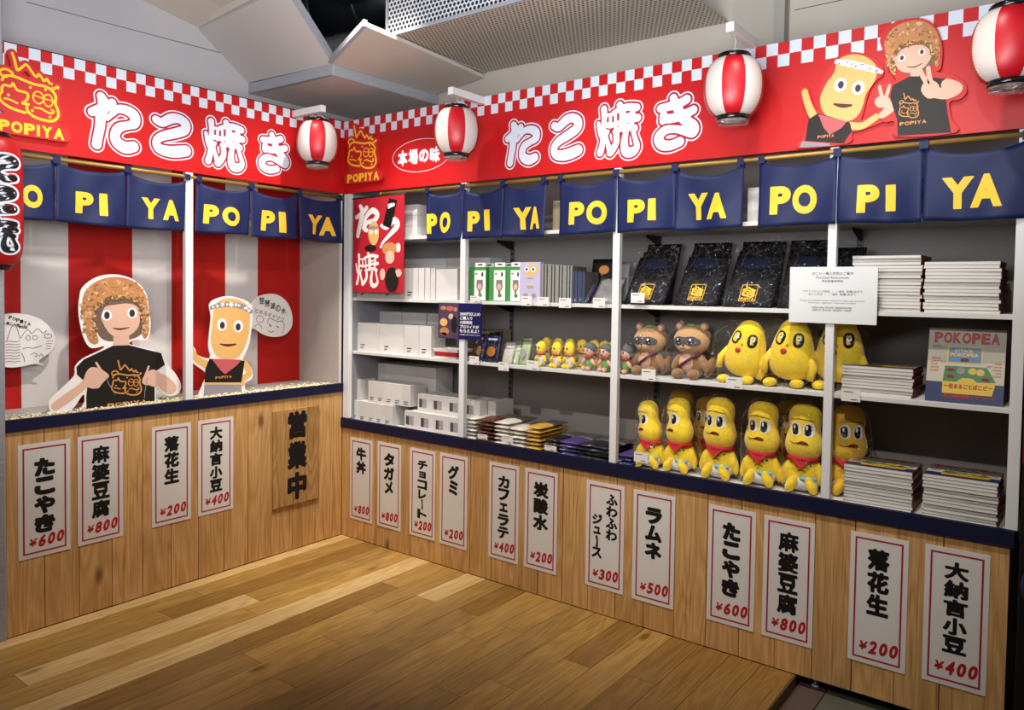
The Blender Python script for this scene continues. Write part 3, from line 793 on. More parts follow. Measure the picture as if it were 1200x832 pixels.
def noren(label, left, bounds, ztop, zbot, words, seed, extra=1.0):
    """bounds: panel edges along the wall; words: list per panel of (char, (x0,y0,x1,y1)) picture boxes"""
    t = thing('noren_curtain', label, 'curtain', group='navy shop curtains with yellow letters')
    rr = random.Random(seed); ons = onL if left else onR
    mk = (lambda: FL(-.004)) if left else (lambda: FR(-.004))
    n = len(bounds) - 1
    for k in range(n):
        a, b = bounds[k] + .002, bounds[k + 1] - .002
        sag = rr.uniform(.026, .045) * extra; ph = rr.uniform(0, 6); am = rr.uniform(.010, .018) * extra; sk = rr.uniform(-.3, .3)
        def warp(u, v, a=a, b=b, ph=ph, am=am, sk=sk):
            s = (u - a) / (b - a); w = min(1, max(0, (ztop - v) / (ztop - zbot)))
            up = .014 * math.exp(-((w) / .30) ** 2) * (math.cos(2 * PI * s) * -.5 + .5)
            return .004 + am * w * math.sin(2 * PI * (s * 1.1 + sk * w) + ph) + up * .25 + .004 * math.sin(9 * s + 5 * w + ph) * (1 - s) * s * 4
        F_ = mk(); F_.warp = warp; F_.use(m_noren); NX, NZ = 22, 14
        def top(s): return ztop - sag * (4 * s * (1 - s)) ** .8
        def bot(s): return zbot + .004 * math.sin(PI * s + ph)
        V = {}
        for i in range(NX + 1):
            for j in range(NZ + 1):
                s = i / NX; w = j / NZ; u = a + (b - a) * s; v = top(s) + (bot(s) - top(s)) * w
                V[i, j] = F_.mb.bm.verts.new(F_.P(u, v))
        for i in range(NX):
            for j in range(NZ): F_.mb._f([V[i, j + 1], V[i + 1, j + 1], V[i + 1, j], V[i, j]], True)
        p = F_.build('cloth_panel', t)
        md = p.modifiers.new('thick', 'SOLIDIFY'); md.thickness = .0012; md.offset = -1
        for ch, (x0, y0, x1, y1) in words[k]:
            u0, v1 = ons(x0, y0); u1, v0 = ons(x1, y1)
            L_ = mk().lay(.0012).use(m_nyel); L_.warp = warp
            L_.text(ch, u0, v0, u1, v1, .075).build('letter', p)
    for k, x in enumerate(bounds):
        w = .017 if 0 < k < n else .014
        x_ = x + (w * .9 if k == 0 else -w * .9 if k == n else 0)
        b = MB(); P_ = [(-.016, -.02), (-.017, .008), (-.008, .0125), (.008, .0125), (.011, .005), (.011, -.03)]
        # loop folded over the rod
        for q in range(len(P_) - 1):
            (d0, h0), (d1, h1) = P_[q], P_[q + 1]
            if left: b.poly([(-.004 - d0, x_ - w / 2 - .006, ZR + h0), (-.004 - d0, x_ + w / 2 + .006, ZR + h0), (-.004 - d1, x_ + w / 2 + .006, ZR + h1), (-.004 - d1, x_ - w / 2 - .006, ZR + h1)])
            else: b.poly([(x_ - w / 2 - .006, -.004 + d0, ZR + h0), (x_ + w / 2 + .006, -.004 + d0, ZR + h0), (x_ + w / 2 + .006, -.004 + d1, ZR + h1), (x_ - w / 2 - .006, -.004 + d1, ZR + h1)])
        b.build('loop', m_noren, t, weld=1e-5)
    return t
zt = 2.030
noren('navy curtain reading POPIYA over the first bay beside the red poster', False, [.686, .955, 1.222, 1.484], zt, 1.763,
      [[('P', (501, 251, 513, 273.5)), ('O', (516.5, 249, 530, 273))], [('P', (550, 248, 563, 271)), ('I', (568.5, 246, 574.5, 270))], [('Y', (602.5, 244, 623, 268.5)), ('A', (620.5, 243, 635.5, 268))]], 3)
noren('navy curtain reading POPIYA over the second and third shelf bays', False, [1.555, 1.868, 2.155, 2.455], zt, 1.768,
      [[('P', (669, 237.5, 686, 263)), ('O', (689, 236, 711, 262.5))], [('P', (737, 234.5, 757, 260)), ('I', (761, 233, 769, 258))], [('Y', (807, 227.5, 830, 257)), ('A', (829, 227, 854, 256))]], 5)
noren('widest-looking navy curtain at the right end under the two figures', False, [2.515, 2.815, 3.105, 3.42], zt, 1.766,
      [[('P', (904, 219.5, 927, 251)), ('O', (930, 218, 957, 250))], [('P', (1006, 217.5, 1030, 249)), ('I', (1038, 217, 1049, 247))], [('Y', (1104, 209, 1141, 244)), ('A', (1138, 205, 1175, 242))]], 8)
noren('navy curtain in front of the girl cutout, left end cut by the photo', True, [-1.915, -1.600, -1.293, -.985], zt, 1.768,
      [[('P', (-2, 212, 20, 243)), ('O', (25, 215.5, 49, 245))], [('P', (89, 224, 109.5, 251)), ('I', (116, 226.5, 125.5, 253.5))], [('Y', (166, 231, 187, 257.5)), ('A', (189.5, 233.5, 210, 259.5))]], 12)
noren('navy curtain reading POPIYA between the booth post and the corner', True, [-.948, -.635, -.326, -.020], zt, 1.770,
      [[('P', (239.5, 239, 256, 263)), ('O', (259.5, 241.5, 281, 266))], [('P', (307.5, 246, 322, 271)), ('I', (326, 248, 333.5, 273))], [('Y', (361, 251, 378, 275)), ('A', (376, 253.5, 392, 277))]], 17)

# ------------------------------------------------------------------ lanterns
m_lred = M('lantern_red', 'bd1120', .38, .03, 5, spec=.5); m_lwhite = M('lantern_white', 'd2c9c2', .42, .03, 5, spec=.5)
m_bgloss = M('black_gloss', '0b0b0d', .2, .05, 5, spec=.6)
m_clear = film('clear_plastic', (.9, .92, .95), .2, .8)
def lantern_parts(t, R, H, seg=48, stripes=8, phase=0, ribs=24, mats=None):
    prof = []; n = ribs * 2
    for i in range(n + 1):
        w = i / n; z = (w - .5) * H; a = (w - .5) * 2
        r = R * (.52 + .48 * (1 - abs(a) ** 2.2) ** .60) if abs(a) < 1 else R * .52
        prof.append((r - (.0028 if i % 2 == 0 else 0), z))
    T = Matrix.Rotation(phase, 4, 'Z'); b = MB(); m_ = mats or (m_lred, m_lwhite)
    per = seg // stripes
    b.lathe(prof, seg, T=T, matf=lambda j, i: m_[(j // per) % 2])
    b.build('shade', None, t)
    for nm, z, s in (('top_ring', H / 2, 1), ('bottom_ring', -H / 2, -1)):
        r = R * .56; b = MB().lathe([(r * .93, z - s * .004), (r, z - s * .004), (r * 1.01, z + s * .010), (r * .96, z + s * .016), (r * .90, z + s * .016), (r * .90, z - s * .002)], 32); b.build(nm, m_bgloss, t)
    b = MB().lathe([(R * .3, -H / 2 - .012), (R * .55, -H / 2 - .016), (R * .5, -H / 2 - .030), (.001, -H / 2 - .034)], 20); b.build('bottom_cap', m_clear, t)
    b = MB(); b.tube([(R * .58, 0, H / 2 + .012), (R * .3, 0, H / 2 + .03), (0, 0, H / 2 + .036), (-R * .3, 0, H / 2 + .03), (-R * .58, 0, H / 2 + .012)], .0016, 6); b.build('handle_wire', m_white, t)
def bracket(label, p0, p1):
    t = thing('lantern_bracket', label, 'bracket')
    d = Vector(p1) - Vector(p0); b = MB(); s = .016
    if abs(d.x) > abs(d.y): b.box(p0[0], p0[1] - s, p0[2] - .018, p1[0], p0[1] + s, p0[2] + .018)
    else: b.box(p0[0] - s, p1[1], p0[2] - .018, p0[0] + s, p0[1], p0[2] + .018)
    b.build('arm', m_white, t, bevel=.002)
LN = [('round red and white striped lantern hanging at the corner of the left banner', hit(372, 167, 0, .20), True, 1.06, 2.0),
      ('round red and white striped lantern beside the white oval seal', hit(535, 154.5, 1, -.20), False, .0, 1.95),
      ('large round striped lantern between the lettering and the figures', hit(859.5, 103, 1, -.20), False, .0, 1.6),
      ('round striped lantern cut by the right edge of the photo', hit(1185, 54, 1, -.22), False, .0, 1.4)]
for lb, p, left, _, _ in LN:
    t = thing('paper_lantern', lb, 'lantern', tuple(p), group='round striped paper lanterns')
    fc = math.atan2(CAM_P.y - p.y, CAM_P.x - p.x)
    lantern_parts(t, .112, .220, phase=fc - PI / 8)
    zb_ = 2.468 if p.x < 1.5 else 2.503
    MB().tube([(0, 0, .147), (.004, .003, (zb_ - .018 - p.z + .147) / 2), (0, 0, zb_ - .018 - p.z)], .0011, 5).build('hanging_string', m_white, t)
    if left: bracket('white arm carrying the round lantern at the corner', (-.02, p.y, zb_), (p.x + .05, p.y, zb_))
    else: bracket({0: 'white arm holding the lantern beside the oval seal', 1: 'white arm holding the large lantern right of the lettering', 2: 'white arm at the right edge of the photo above the last lantern'}[0 if p.x < 1.5 else 1 if p.x < 2.8 else 2], (p.x, .02, zb_), (p.x, p.y - .05, zb_))
# tall lantern with black writing
p = hit(-9, 236, 0, .16)
t = thing('long_lantern', 'long red lantern with black brush lettering at the left edge of the photo', 'lantern', tuple(p))
fc = math.atan2(CAM_P.y - p.y, CAM_P.x - p.x)
m_lr2 = M('lantern_red_plain', 'b01416', .4, .04, 5)
prof = []; n = 60; H, R = .50, .104
for i in range(n + 1):
    a = (i / n - .5) * 2; r = R * (.58 + .42 * (1 - abs(a) ** 6) ** .5); prof.append((r - (.0016 if i % 2 else 0), a * H / 2))
MB().lathe(prof, 40).build('shade', m_lr2, t)
for nm, z, s in (('top_ring', H / 2, 1), ('bottom_ring', -H / 2, -1)):
    r = R * .6; MB().lathe([(r * .9, z - s * .004), (r, z - s * .004), (r, z + s * .016), (r * .88, z + s * .016), (r * .88, z)], 28).build(nm, m_bgloss, t)
MB().tube([(0, 0, H / 2 + .01), (0, 0, 3.2 - p.z)], .002, 6).build('hanging_string', m_dark, t)
tang = Vector((-math.sin(fc + .12), math.cos(fc + .12), 0)); nrm = Vector((math.cos(fc + .12), math.sin(fc + .12), 0))
for i, (G, hh) in enumerate(((G_TA, .122), (G_KO, .105), (G_YA, .13))):
    zc = (.13, .0, -.135)[i]
    for d, mat, g in ((.0018, m_bwhite, .0085), (.0030, m_ink, .0005)):
        F_ = Flat((0, 0, 0), tang, (0, 0, 1)).lay(d).use(mat); F_.warp = lambda u, v: math.sqrt(max(R * R - u * u, 1e-4))
        F_.strokes([[(q[0], q[1], q[2] * .85) for q in s] for s in fitg(G, -.080, .080, zc - hh / 2, zc + hh / 2)], grow=g, cell=.0032).build('letter' if i < 9 and d > .002 else 'letter_outline', t)

# ------------------------------------------------------------------ menu signs
def sign(left, tl, br, chars, price, label, span=(.10, .72), cw=.46, bold=.05, cols=None):
    ons = onL if left else onR
    u0, v1 = ons(*tl); u1, v0 = ons(*br); w, h = u1 - u0, v1 - v0
    t = thing('menu_sign', label, 'sign', (0, u0, v0) if left else (u0, 0, v0), group='paper menu signs with crimson borders')
    b = MB(); b.box(0, 0, 0, .0022, w, h) if left else b.box(0, -.0022, 0, w, 0, h); b.build('paper', m_paper, t)
    mk = (lambda: Flat((.0022, 0, 0), (0, 1, 0), (0, 0, 1))) if left else (lambda: Flat((0, -.0022, 0), (1, 0, 0), (0, 0, 1)))
    e = w * .085
    mk().lay(.0004).use(m_border).frame(e, e, w - e, h - e, w * .033).build('border', t)
    def col(chs, cu, cw, s0, s1):
        n = len(chs); step = (s1 - s0) / n * h
        for i, ch in enumerate(chs):
            vc = h - s0 * h - step * (i + .5); hh = min(step * .95, w * cw * 1.25); ww = w * cw
            if ch in 'ョェュ': hh *= .72; ww *= .72
            if ch == '|': ww *= .13; hh = step * .85
            if ch in 'ミメレ': ww *= .8
            if ch == '一': pass
            F_ = mk().lay(.0005).use(m_ink)
            if ch == '|': F_.strokes([[(cu - w * .01, vc + hh / 2, w * .03), (cu + w * .01, vc, w * .022), (cu, vc - hh / 2, w * .03)]])
            else: F_.text(ch, cu - ww / 2, vc - hh / 2, cu + ww / 2, vc + hh / 2, bold, shear=0)
            F_.build('character', t)
    if cols:
        for c in cols: col(*c)
    else: col(chars, w * .5, cw, *span)
    # handwritten price
    g = [('¥', .19, .355)] + [(d, .37 + .175 * i, .53 + .175 * i) for i, d in enumerate(price)]
    g = [(c_, a_ + .01, b2 - .01) for c_, a_, b2 in g]
    for ch, a, b_ in g:
        y0 = .078 if ch != '¥' else .10; y1 = .182 if ch != '¥' else .168
        mk().lay(.0005).use(m_redink).text(ch, w * a, h * y0 + w * (b_ - .3) * .06, w * b_, h * y1 + w * (b_ - .3) * .06, .05 if ch != '¥' else .035, shear=.18).build('price_digit', t)
sign(True, (20.4, 522.5), (82.5, 643), 'たこやき', '600', 'menu sign for takoyaki, price 600 at the left end of the booth counter', (.13, .80), .40, .075)
sign(True, (90.5, 512.5), (144, 627.5), '麻婆豆腐', '800', 'menu sign for mapo tofu, price 800 on the booth counter', (.10, .78), .40, .048)
sign(True, (177.5, 501), (223.5, 607.5), '落花生', '200', 'menu sign for rakkasei peanut, price 200 on the booth counter under the post', (.11, .60), .38, .06)
sign(True, (232, 493.5), (273, 595.5), '大納言小豆', '400', 'menu sign for dainagon azuki, price 400 on the booth counter', (.08, .78), .36, .055)
sign(False, (411, 512), (436, 614), '牛丼', '800', 'menu sign for gyudon, price 800 nearest the corner', (.10, .43), .44, .06)
sign(False, (443, 517), (469.5, 623), 'タガメ', '800', 'menu sign for tagame, price 800 on the shelf counter', (.11, .60), .44, .06)
sign(False, (481, 524), (509.5, 634), 'チョコレ|ト', '200', 'menu sign for chocolate, price 200 on the shelf counter', (.12, .79), .38, .055)
sign(False, (516, 530), (547, 645), 'グミ', '200', 'menu sign for gummy, price 200 on the shelf counter', (.11, .44), .40, .06)
sign(False, (574, 540.5), (607, 661.5), 'カフェラテ', '400', 'menu sign for caffe latte, price 400 on the shelf counter', (.12, .78), .38, .055)
sign(False, (616, 548), (652, 674), '炭酸水', '200', 'menu sign for soda water, price 200 on the shelf counter', (.11, .60), .46, .055)
w7 = onR(731, 570)[0] - onR(688, 562)[0]
sign(False, (688, 562), (730, 697), '', '300', 'menu sign for fuwafuwa juice, price 300 on the shelf counter', cols=[('ふわふわ', w7 * .70, .30, .09, .53), ('ジュ|ス', w7 * .31, .27, .30, .72)])
sign(False, (743, 573), (789, 714.5), 'ラムネ', '500', 'menu sign for ramune, price 500 on the shelf counter', (.13, .60), .40, .07)
sign(False, (831, 590.5), (883, 740.5), 'たこやき', '600', 'menu sign for takoyaki, price 600 below the yellow scarf dolls', (.12, .76), .38, .075)
sign(False, (896, 603), (951.5, 760), '麻婆豆腐', '800', 'menu sign for mapo tofu, price 800 on the shelf counter', (.10, .78), .40, .048)
sign(False, (997.5, 621.5), (1060.5, 790), '落花生', '200', 'menu sign for rakkasei peanut, price 200 on the shelf counter', (.10, .62), .38, .06)
sign(False, (1085, 637), (1155, 816), '大納言小豆', '400', 'menu sign for dainagon azuki, price 400 at the right end of the shelf counter', (.09, .76), .38, .052)
# wooden board
u0, v1 = onL(319, 482); u1, v0 = onL(372, 583)
t = thing('wooden_sign', 'thin wooden board with three large black characters on the booth counter', 'sign', (.0, (u0 + u1) / 2, (v0 + v1) / 2))
w, h = u1 - u0, v1 - v0
MB().box(.0, -w / 2, -h / 2, .012, w / 2, h / 2).build('board', m_signwood, t, bevel=.0015)
for i, ch in enumerate('営業中'):
    vc = h * (.33 - .32 * i); Flat((.012, 0, 0), (0, 1, 0), (0, 0, 1)).lay(.0006).use(m_ink).text(ch, -w * .20, vc - h * .145, w * .22, vc + h * .145, .06).build('character', t)

# ------------------------------------------------------------------ printed figures on board (plain stand-ins), speech bubbles, poster
m_skin = M('print_skin', 'd6ad97', .5, .03, 6); m_skin2 = M('print_tan', 'dfae6a', .5, .04, 5); m_tee = M('print_black', '1a1614', .5, .08, 8)
m_hair = M('print_hair', '6b5a4e', .5, .1, 20); m_hat = M('print_hat', 'b9814f', .6, .38, 30); m_hat2 = M('print_hat_dark', '8e6430', .6, .4, 45)
m_pw = M('print_white', 'e8e4e0', .45, .02, 6); m_pink = M('print_pink', 'bf5a5e', .5, .08, 8); m_grey = M('print_grey', '8f8a90', .5, .05, 8)
m_brown = M('print_mouth', '58211c', .5, .05, 8); m_tline = M('print_orange_line', 'c98a45', .5, .05, 8); m_eye = M('print_eye', '3a3038', .35, .1, 20); m_leaf = M('print_green', '8aa36a', .5, .1, 9)
TUF = [m_hat, m_hat, M('print_tuft_cream', 'd2ab7c', .6, .2, 30), M('print_tuft_pink', 'c08a72', .6, .2, 30), m_hat2]; TUF2 = [m_hat2, m_hat2, M('print_tuft_dark', '6f4f28', .6, .3, 30), TUF[2]]
m_lip = M('print_lip', 'c7343a', .5, .05, 9)
def cutout(name, label, cat, left, plane, px, rim, th, thick, rimmat, outline, art, grow=.0):
    """flat board cut to an outline; px(x,y)->picture point; art: list of (level, material, kind, data)"""
    ons = onL if left else onR
    P = [ons(*px(x, y), plane) for x, y in outline]
    cu = sum(p[0] for p in P) / len(P); v0 = min(p[1] for p in P)
    N_ = 1 if left else -1
    t = thing(name, label, cat, (plane, cu, v0) if left else (cu, plane, v0))
    Q = [(p[0] - cu, p[1] - v0) for p in P]
    mk = (lambda: Flat((0, 0, 0), (0, 1, 0), (0, 0, 1))) if left else (lambda: Flat((0, 0, 0), (1, 0, 0), (0, 0, 1)))
    b = MB(); F_ = mk(); sm = [q[:2] for q in spline([(x, y, 0) for x, y in Q], True, 3)[:-1]]
    f = [F_.P(x, y, 0) for x, y in sm]; k = [F_.P(x, y, -thick) for x, y in sm]
    b.poly(f); b.poly(list(reversed(k)))
    for i in range(len(f)): b.poly([f[i], k[i], k[(i + 1) % len(f)], f[(i + 1) % len(f)]])
    b.build('board', rimmat, t)
    def loc(x, y):
        a = ons(*px(x, y), plane); return (a[0] - cu, a[1] - v0)
    for nm, lv, mat, kind, data in art:
        F_ = mk().lay(.0005 + .0004 * lv)
        if not isinstance(mat, list): F_.use(mat)
        if kind == 'poly': F_.poly([q[:2] for q in spline([loc(*p) + (0,) for p in data], True, 3)[:-1]])
        elif kind == 'sharp': F_.poly([loc(*p) for p in data])
        elif kind == 'line':
            pts = [loc(x, y) for x, y, r in data]; s_ = abs(loc(1, 0)[0] - loc(0, 0)[0])
            F_.strokes([[(a[0], a[1], d[2] * s_) for a, d in zip(pts, data)]], cell=max(.0008, s_ * 1.2))
        elif kind == 'oval':
            x, y, rx, ry = data; a = loc(x, y); sx = abs(loc(x + rx, y)[0] - a[0]); sy = abs(loc(x, y + ry)[1] - a[1]); F_.oval(a[0], a[1], sx, sy, 22)
        elif kind == 'tufts':
            pth, n_, rad, seed_ = data; r9 = random.Random(seed_); s_ = abs(loc(1, 0)[0] - loc(0, 0)[0]); q9 = spline([(x, y, r) for x, y, r in pth], False, 6)
            for k9 in range(n_):
                x, y, r = r9.choice(q9); an = r9.uniform(0, 2 * PI); dd = r * math.sqrt(r9.random()); a = loc(x + dd * math.cos(an), y + dd * math.sin(an))
                F_.lay(.0005 + .0004 * lv + 1.5e-5 * k9).use(r9.choice(mat)); F_.oval(a[0], a[1], rad * s_ * r9.uniform(.6, 1.3), rad * s_ * r9.uniform(.35, .6), 7, r9.uniform(0, PI))
        elif kind == 'emblem':
            x0, y0, x1, y1 = data; a = loc(x0, y1); c = loc(x1, y0); emblem(F_, a[0], a[1], c[0] - a[0], c[1] - a[1], mat, 1.0)
        elif kind == 'word':
            x0, y0, x1, y1, s, bd = data; a = loc(x0, y1); c = loc(x1, y0)
            popiya(F_, a[0], a[1], c[0], c[1], mat, bd, s) if s == 'POPIYA' else F_.text(s, a[0], a[1], c[0], c[1], bd)
        F_.build(nm, t)
    return t
c8 = lambda x, y: (x / 4, 290 + y / 4)
cutout('figure_cutout', 'white-edged cutout of a girl in a fluffy brown hat and black shirt', 'cutout', True, -.16, c8, 0, 0, .006, m_pw,
    [(372, 240), (385, 190), (440, 145), (510, 126), (580, 132), (640, 160), (685, 215), (698, 290), (706, 360), (692, 432), (640, 432), (612, 442), (612, 455), (700, 475), (762, 490), (788, 550), (822, 590), (848, 640), (840, 680), (800, 696), (758, 680), (735, 655), (730, 700), (730, 772), (400, 790), (398, 720), (388, 690), (335, 762), (250, 776), (228, 742), (235, 712), (290, 660), (348, 602), (352, 560), (390, 520), (470, 482), (490, 462), (430, 472), (400, 440), (380, 380), (368, 300)],
    [('hair', 0, m_hair, 'poly', [(440, 300), (450, 250), (560, 225), (660, 260), (680, 330), (665, 400), (630, 425), (560, 440), (490, 435), (455, 395)]),
     ('neck', 1, m_skin, 'sharp', [(532, 400), (604, 400), (606, 462), (530, 462)]),
     ('face', 2, m_skin, 'poly', [(466, 310), (480, 260), (560, 240), (640, 265), (655, 330), (640, 385), (575, 425), (510, 400)]),
     ('hair_fringe', 3, m_hair, 'poly', [(455, 300), (480, 250), (560, 232), (650, 258), (668, 310), (640, 275), (600, 262), (540, 268), (490, 280), (470, 330)]),
     ('hat', 4, m_hat, 'poly', [(390, 330), (385, 250), (410, 190), (470, 150), (540, 138), (620, 155), (670, 200), (692, 270), (698, 360), (688, 420), (668, 415), (672, 330), (650, 265), (590, 240), (520, 238), (460, 262), (436, 320), (452, 400), (462, 440), (440, 452), (410, 425)]),
     ('hat_tufts', 5, TUF, 'tufts', ([(420, 400, 26), (405, 310, 26), (425, 230, 34), (490, 190, 40), (560, 180, 42), (630, 205, 38), (675, 270, 22), (682, 350, 16), (680, 400, 12)], 170, 13, 3)),
     ('hat_edge', 8, TUF2, 'tufts', ([(452, 420, 12), (440, 340, 10), (462, 270, 12), (520, 240, 12), (590, 236, 12), (645, 262, 10), (668, 330, 8), (674, 400, 8)], 120, 11, 5)),
     ('eye', 5, m_pw, 'oval', (500, 318, 24, 26)), ('eye', 5, m_pw, 'oval', (618, 308, 24, 26)),
     ('pupil', 6, m_eye, 'oval', (500, 318, 13, 18)), ('pupil', 6, m_eye, 'oval', (618, 308, 13, 18)),
     ('mouth', 5, m_brown, 'line', [(530, 378, 2), (565, 382, 5), (605, 374, 2)]),
     ('shirt', 2, m_tee, 'sharp', [(405, 790), (404, 700), (410, 640), (360, 595), (358, 560), (392, 525), (470, 488), (530, 460), (606, 458), (700, 482), (755, 495), (772, 550), (730, 580), (724, 650), (726, 772)]),
     ('arm', 4, m_skin, 'line', [(262, 742, 24), (320, 700, 26), (380, 655, 22), (420, 610, 24)]), ('arm', 4, m_skin, 'line', [(700, 610, 20), (760, 610, 22), (808, 655, 24), (790, 668, 22), (755, 645, 18)]),
     ('hand', 5, m_skin, 'poly', [(390, 640), (400, 590), (430, 560), (480, 575), (510, 600), (495, 620), (450, 660), (410, 655)]), ('hand', 5, m_skin, 'poly', [(665, 620), (690, 585), (720, 572), (760, 600), (755, 640), (720, 652), (690, 640)]),
     ('finger', 6, m_skin, 'line', [(490, 600, 8), (465, 565, 7), (450, 540, 6)]), ('finger', 6, m_skin, 'line', [(680, 600, 7), (690, 575, 7), (695, 558, 6)]),
     ('finger', 6, m_skin, 'line', [(430, 650, 7), (455, 655, 7), (470, 640, 7)]), ('finger', 6, m_skin, 'line', [(700, 640, 6), (680, 640, 6), (668, 630, 6)]),
     ('pick', 7, m_grey, 'line', [(495, 610, 2.2), (515, 650, 2), (540, 690, 1.5)]), ('pick', 7, m_grey, 'line', [(690, 610, 2.2), (680, 660, 2), (675, 705, 1.5)]),
     ('line_emblem', 3, m_tline, 'emblem', (520, 520, 665, 705)), ('lettering', 3, m_tline, 'word', (500, 712, 690, 748, 'POPIYA', .06))])
c1b = lambda x, y: (200 + x / 5.2, 290 + y / 5.2)
cutout('figure_cutout', 'white-edged cutout of a tan cartoon cook with rope headband and pink scarf', 'cutout', True, -.14, c1b, 0, 0, .006, m_pw,
    [(235, 350), (270, 315), (350, 296), (430, 312), (490, 345), (500, 400), (492, 500), (475, 600), (440, 680), (462, 700), (496, 745), (496, 800), (450, 830), (440, 900), (185, 925), (190, 850), (215, 790), (205, 755), (150, 715), (95, 660), (90, 610), (120, 590), (150, 620), (165, 655), (240, 675), (230, 600), (238, 500), (245, 420)],
    [('head', 1, m_skin2, 'poly', [(258, 400), (275, 340), (350, 308), (430, 325), (478, 375), (482, 470), (465, 570), (420, 660), (350, 684), (280, 660), (245, 580), (250, 490)]),
     ('headband', 3, m_grey, 'line', [(250, 365, 13), (310, 350, 16), (380, 348, 16), (440, 362, 16), (488, 390, 13)]), ('headband_rope', 4, [m_pw, m_pw, m_grey], 'tufts', ([(252, 365, 9), (310, 350, 10), (380, 348, 10), (440, 362, 10), (486, 390, 8)], 60, 11, 9)),
     ('eye', 2, m_pw, 'oval', (312, 470, 30, 38)), ('eye', 2, m_pw, 'oval', (412, 480, 30, 38)),
     ('pupil', 3, m_eye, 'oval', (314, 474, 15, 22)), ('pupil', 3, m_eye, 'oval', (410, 484, 15, 22)),
     ('mouth', 2, m_brown, 'line', [(300, 588, 3), (345, 596, 8), (395, 590, 5)]),
     ('arm', 1, m_skin2, 'line', [(120, 620, 20), (160, 680, 20), (220, 715, 24)]), ('arm', 1, m_skin2, 'line', [(450, 705, 20), (478, 765, 20), (440, 800, 20), (432, 830, 20)]),
     ('shirt', 3, m_tee, 'sharp', [(210, 740), (235, 678), (450, 690), (440, 760), (430, 822), (205, 822)]),
     ('trousers', 3, m_grey, 'sharp', [(205, 835), (430, 835), (432, 900), (198, 916)]), ('waist', 2, m_skin2, 'sharp', [(205, 822), (430, 822), (430, 836), (205, 836)]),
     ('scarf', 4, m_pink, 'sharp', [(248, 678), (430, 684), (400, 720), (330, 772), (300, 745)]),
     ('lettering', 5, m_tline, 'word', (270, 778, 372, 802, 'POPIYA', .05))])
def bubble(label, plane, px, outline, words, lines):
    art = [('writing', 1, m_ink, 'word', (x0, y0, x1, y1, s, bd)) for x0, y0, x1, y1, s, bd in words] + [('drawing', 1, m_ink, 'line', l) for l in lines]
    t = cutout('speech_bubble', label, 'sign', True, plane, px, 0, 0, .004, m_pw, outline, art)
    MB().box(-.3985 - plane, -.012, .06, -.0045, .012, .084).build('mounting_peg', m_clear, t); return t
bubble('oval speech bubble with black handwriting beside the cook cutout', -.30, c1b, [(492, 340), (530, 300), (600, 282), (660, 292), (715, 340), (742, 420), (735, 490), (690, 535), (620, 545), (560, 528), (515, 498), (474, 488), (492, 470), (482, 400)],
    [(540 + 33 * i, 306 + 15 * i, 570 + 33 * i, 346 + 15 * i, c, .02) for i, c in enumerate('琵琶湖の水')] + [(514 + 26 * i, 372 + 9 * i, 536 + 26 * i, 398 + 9 * i, c, .0) for i, c in enumerate('とめるぞナッツ')],
    [[(520, 440, 1.6), (535, 415, 1.6), (560, 425, 1.6), (562, 450, 1.6), (540, 458, 1.6), (522, 445, 1.6)], [(510, 485, 1.6), (530, 468, 1.6), (550, 480, 1.6), (555, 500, 1.6)], [(590, 460, 1.6), (600, 432, 1.6), (625, 440, 1.6), (650, 450, 1.6), (680, 450, 1.6), (692, 480, 1.6), (680, 525, 1.6)],
     [(600, 470, 3), (612, 480, 3)], [(645, 480, 3), (656, 488, 3)], [(595, 508, 1.8), (612, 516, 1.8), (628, 510, 1.8)]])
c6 = lambda x, y: (x / 5.943, 360 + y / 5.943)
bubble('large oval speech bubble full of handwriting at the left edge', -.33, c6, [(-150, 230), (-120, 110), (0, 55), (110, 42), (230, 60), (320, 110), (378, 190), (380, 260), (340, 320), (270, 375), (306, 402), (240, 395), (120, 418), (20, 415), (-80, 380)],
    [(60 + 26 * i, 60 + (i * 9), 84 + 26 * i, 84 + (i * 9), c, .05) for i, c in enumerate('POPIYA')] + [(-60 + 24 * i, 70 + 2 * i, -40 + 24 * i, 90 + 2 * i, c, .03) for i, c in enumerate('ここに')]
    + [(20 + 24 * i, 98 + 4 * i, 40 + 24 * i, 120 + 4 * i, c, .03) for i, c in enumerate('人間に上陸した')] + [(130 + 22 * i, 125 + 3 * i, 148 + 22 * i, 146 + 3 * i, c, .03) for i, c in enumerate('絵日記')],
    [[(45, 240, 2), (75, 150, 2), (100, 118, 2), (120, 150, 2), (140, 215, 2), (170, 175, 2), (200, 160, 2), (220, 185, 2), (260, 150, 2), (300, 180, 2), (325, 160, 2)], [(178, 212, 2), (195, 195, 2), (212, 215, 2), (196, 232, 2), (178, 214, 2)], [(228, 200, 2), (258, 200, 2), (256, 222, 2), (230, 222, 2), (228, 200, 2)], [(312, 190, 2), (355, 190, 2), (355, 212, 2), (312, 212, 2), (312, 190, 2)]]
    + [[(38 - y / 20, 240 + y * 20, 1.6), (70, 236 + y * 20, 1.6), (100, 241 + y * 20, 1.6), (140, 235 + y * 20, 1.6)] for y in range(8)] + [[(320, 238 + y * 18, 1.6), (345, 233 + y * 18, 1.6), (368 - 6 * y, 236 + y * 18, 1.6)] for y in range(4)]
    + [[(160, 290, 2), (190, 280, 2), (230, 285, 2), (290, 268, 2)], [(150, 320, 2), (165, 350, 2), (172, 380, 2)], [(215, 330, 2), (240, 318, 2), (262, 335, 2), (240, 345, 2)], [(270, 350, 2), (285, 325, 2), (300, 345, 2)]])
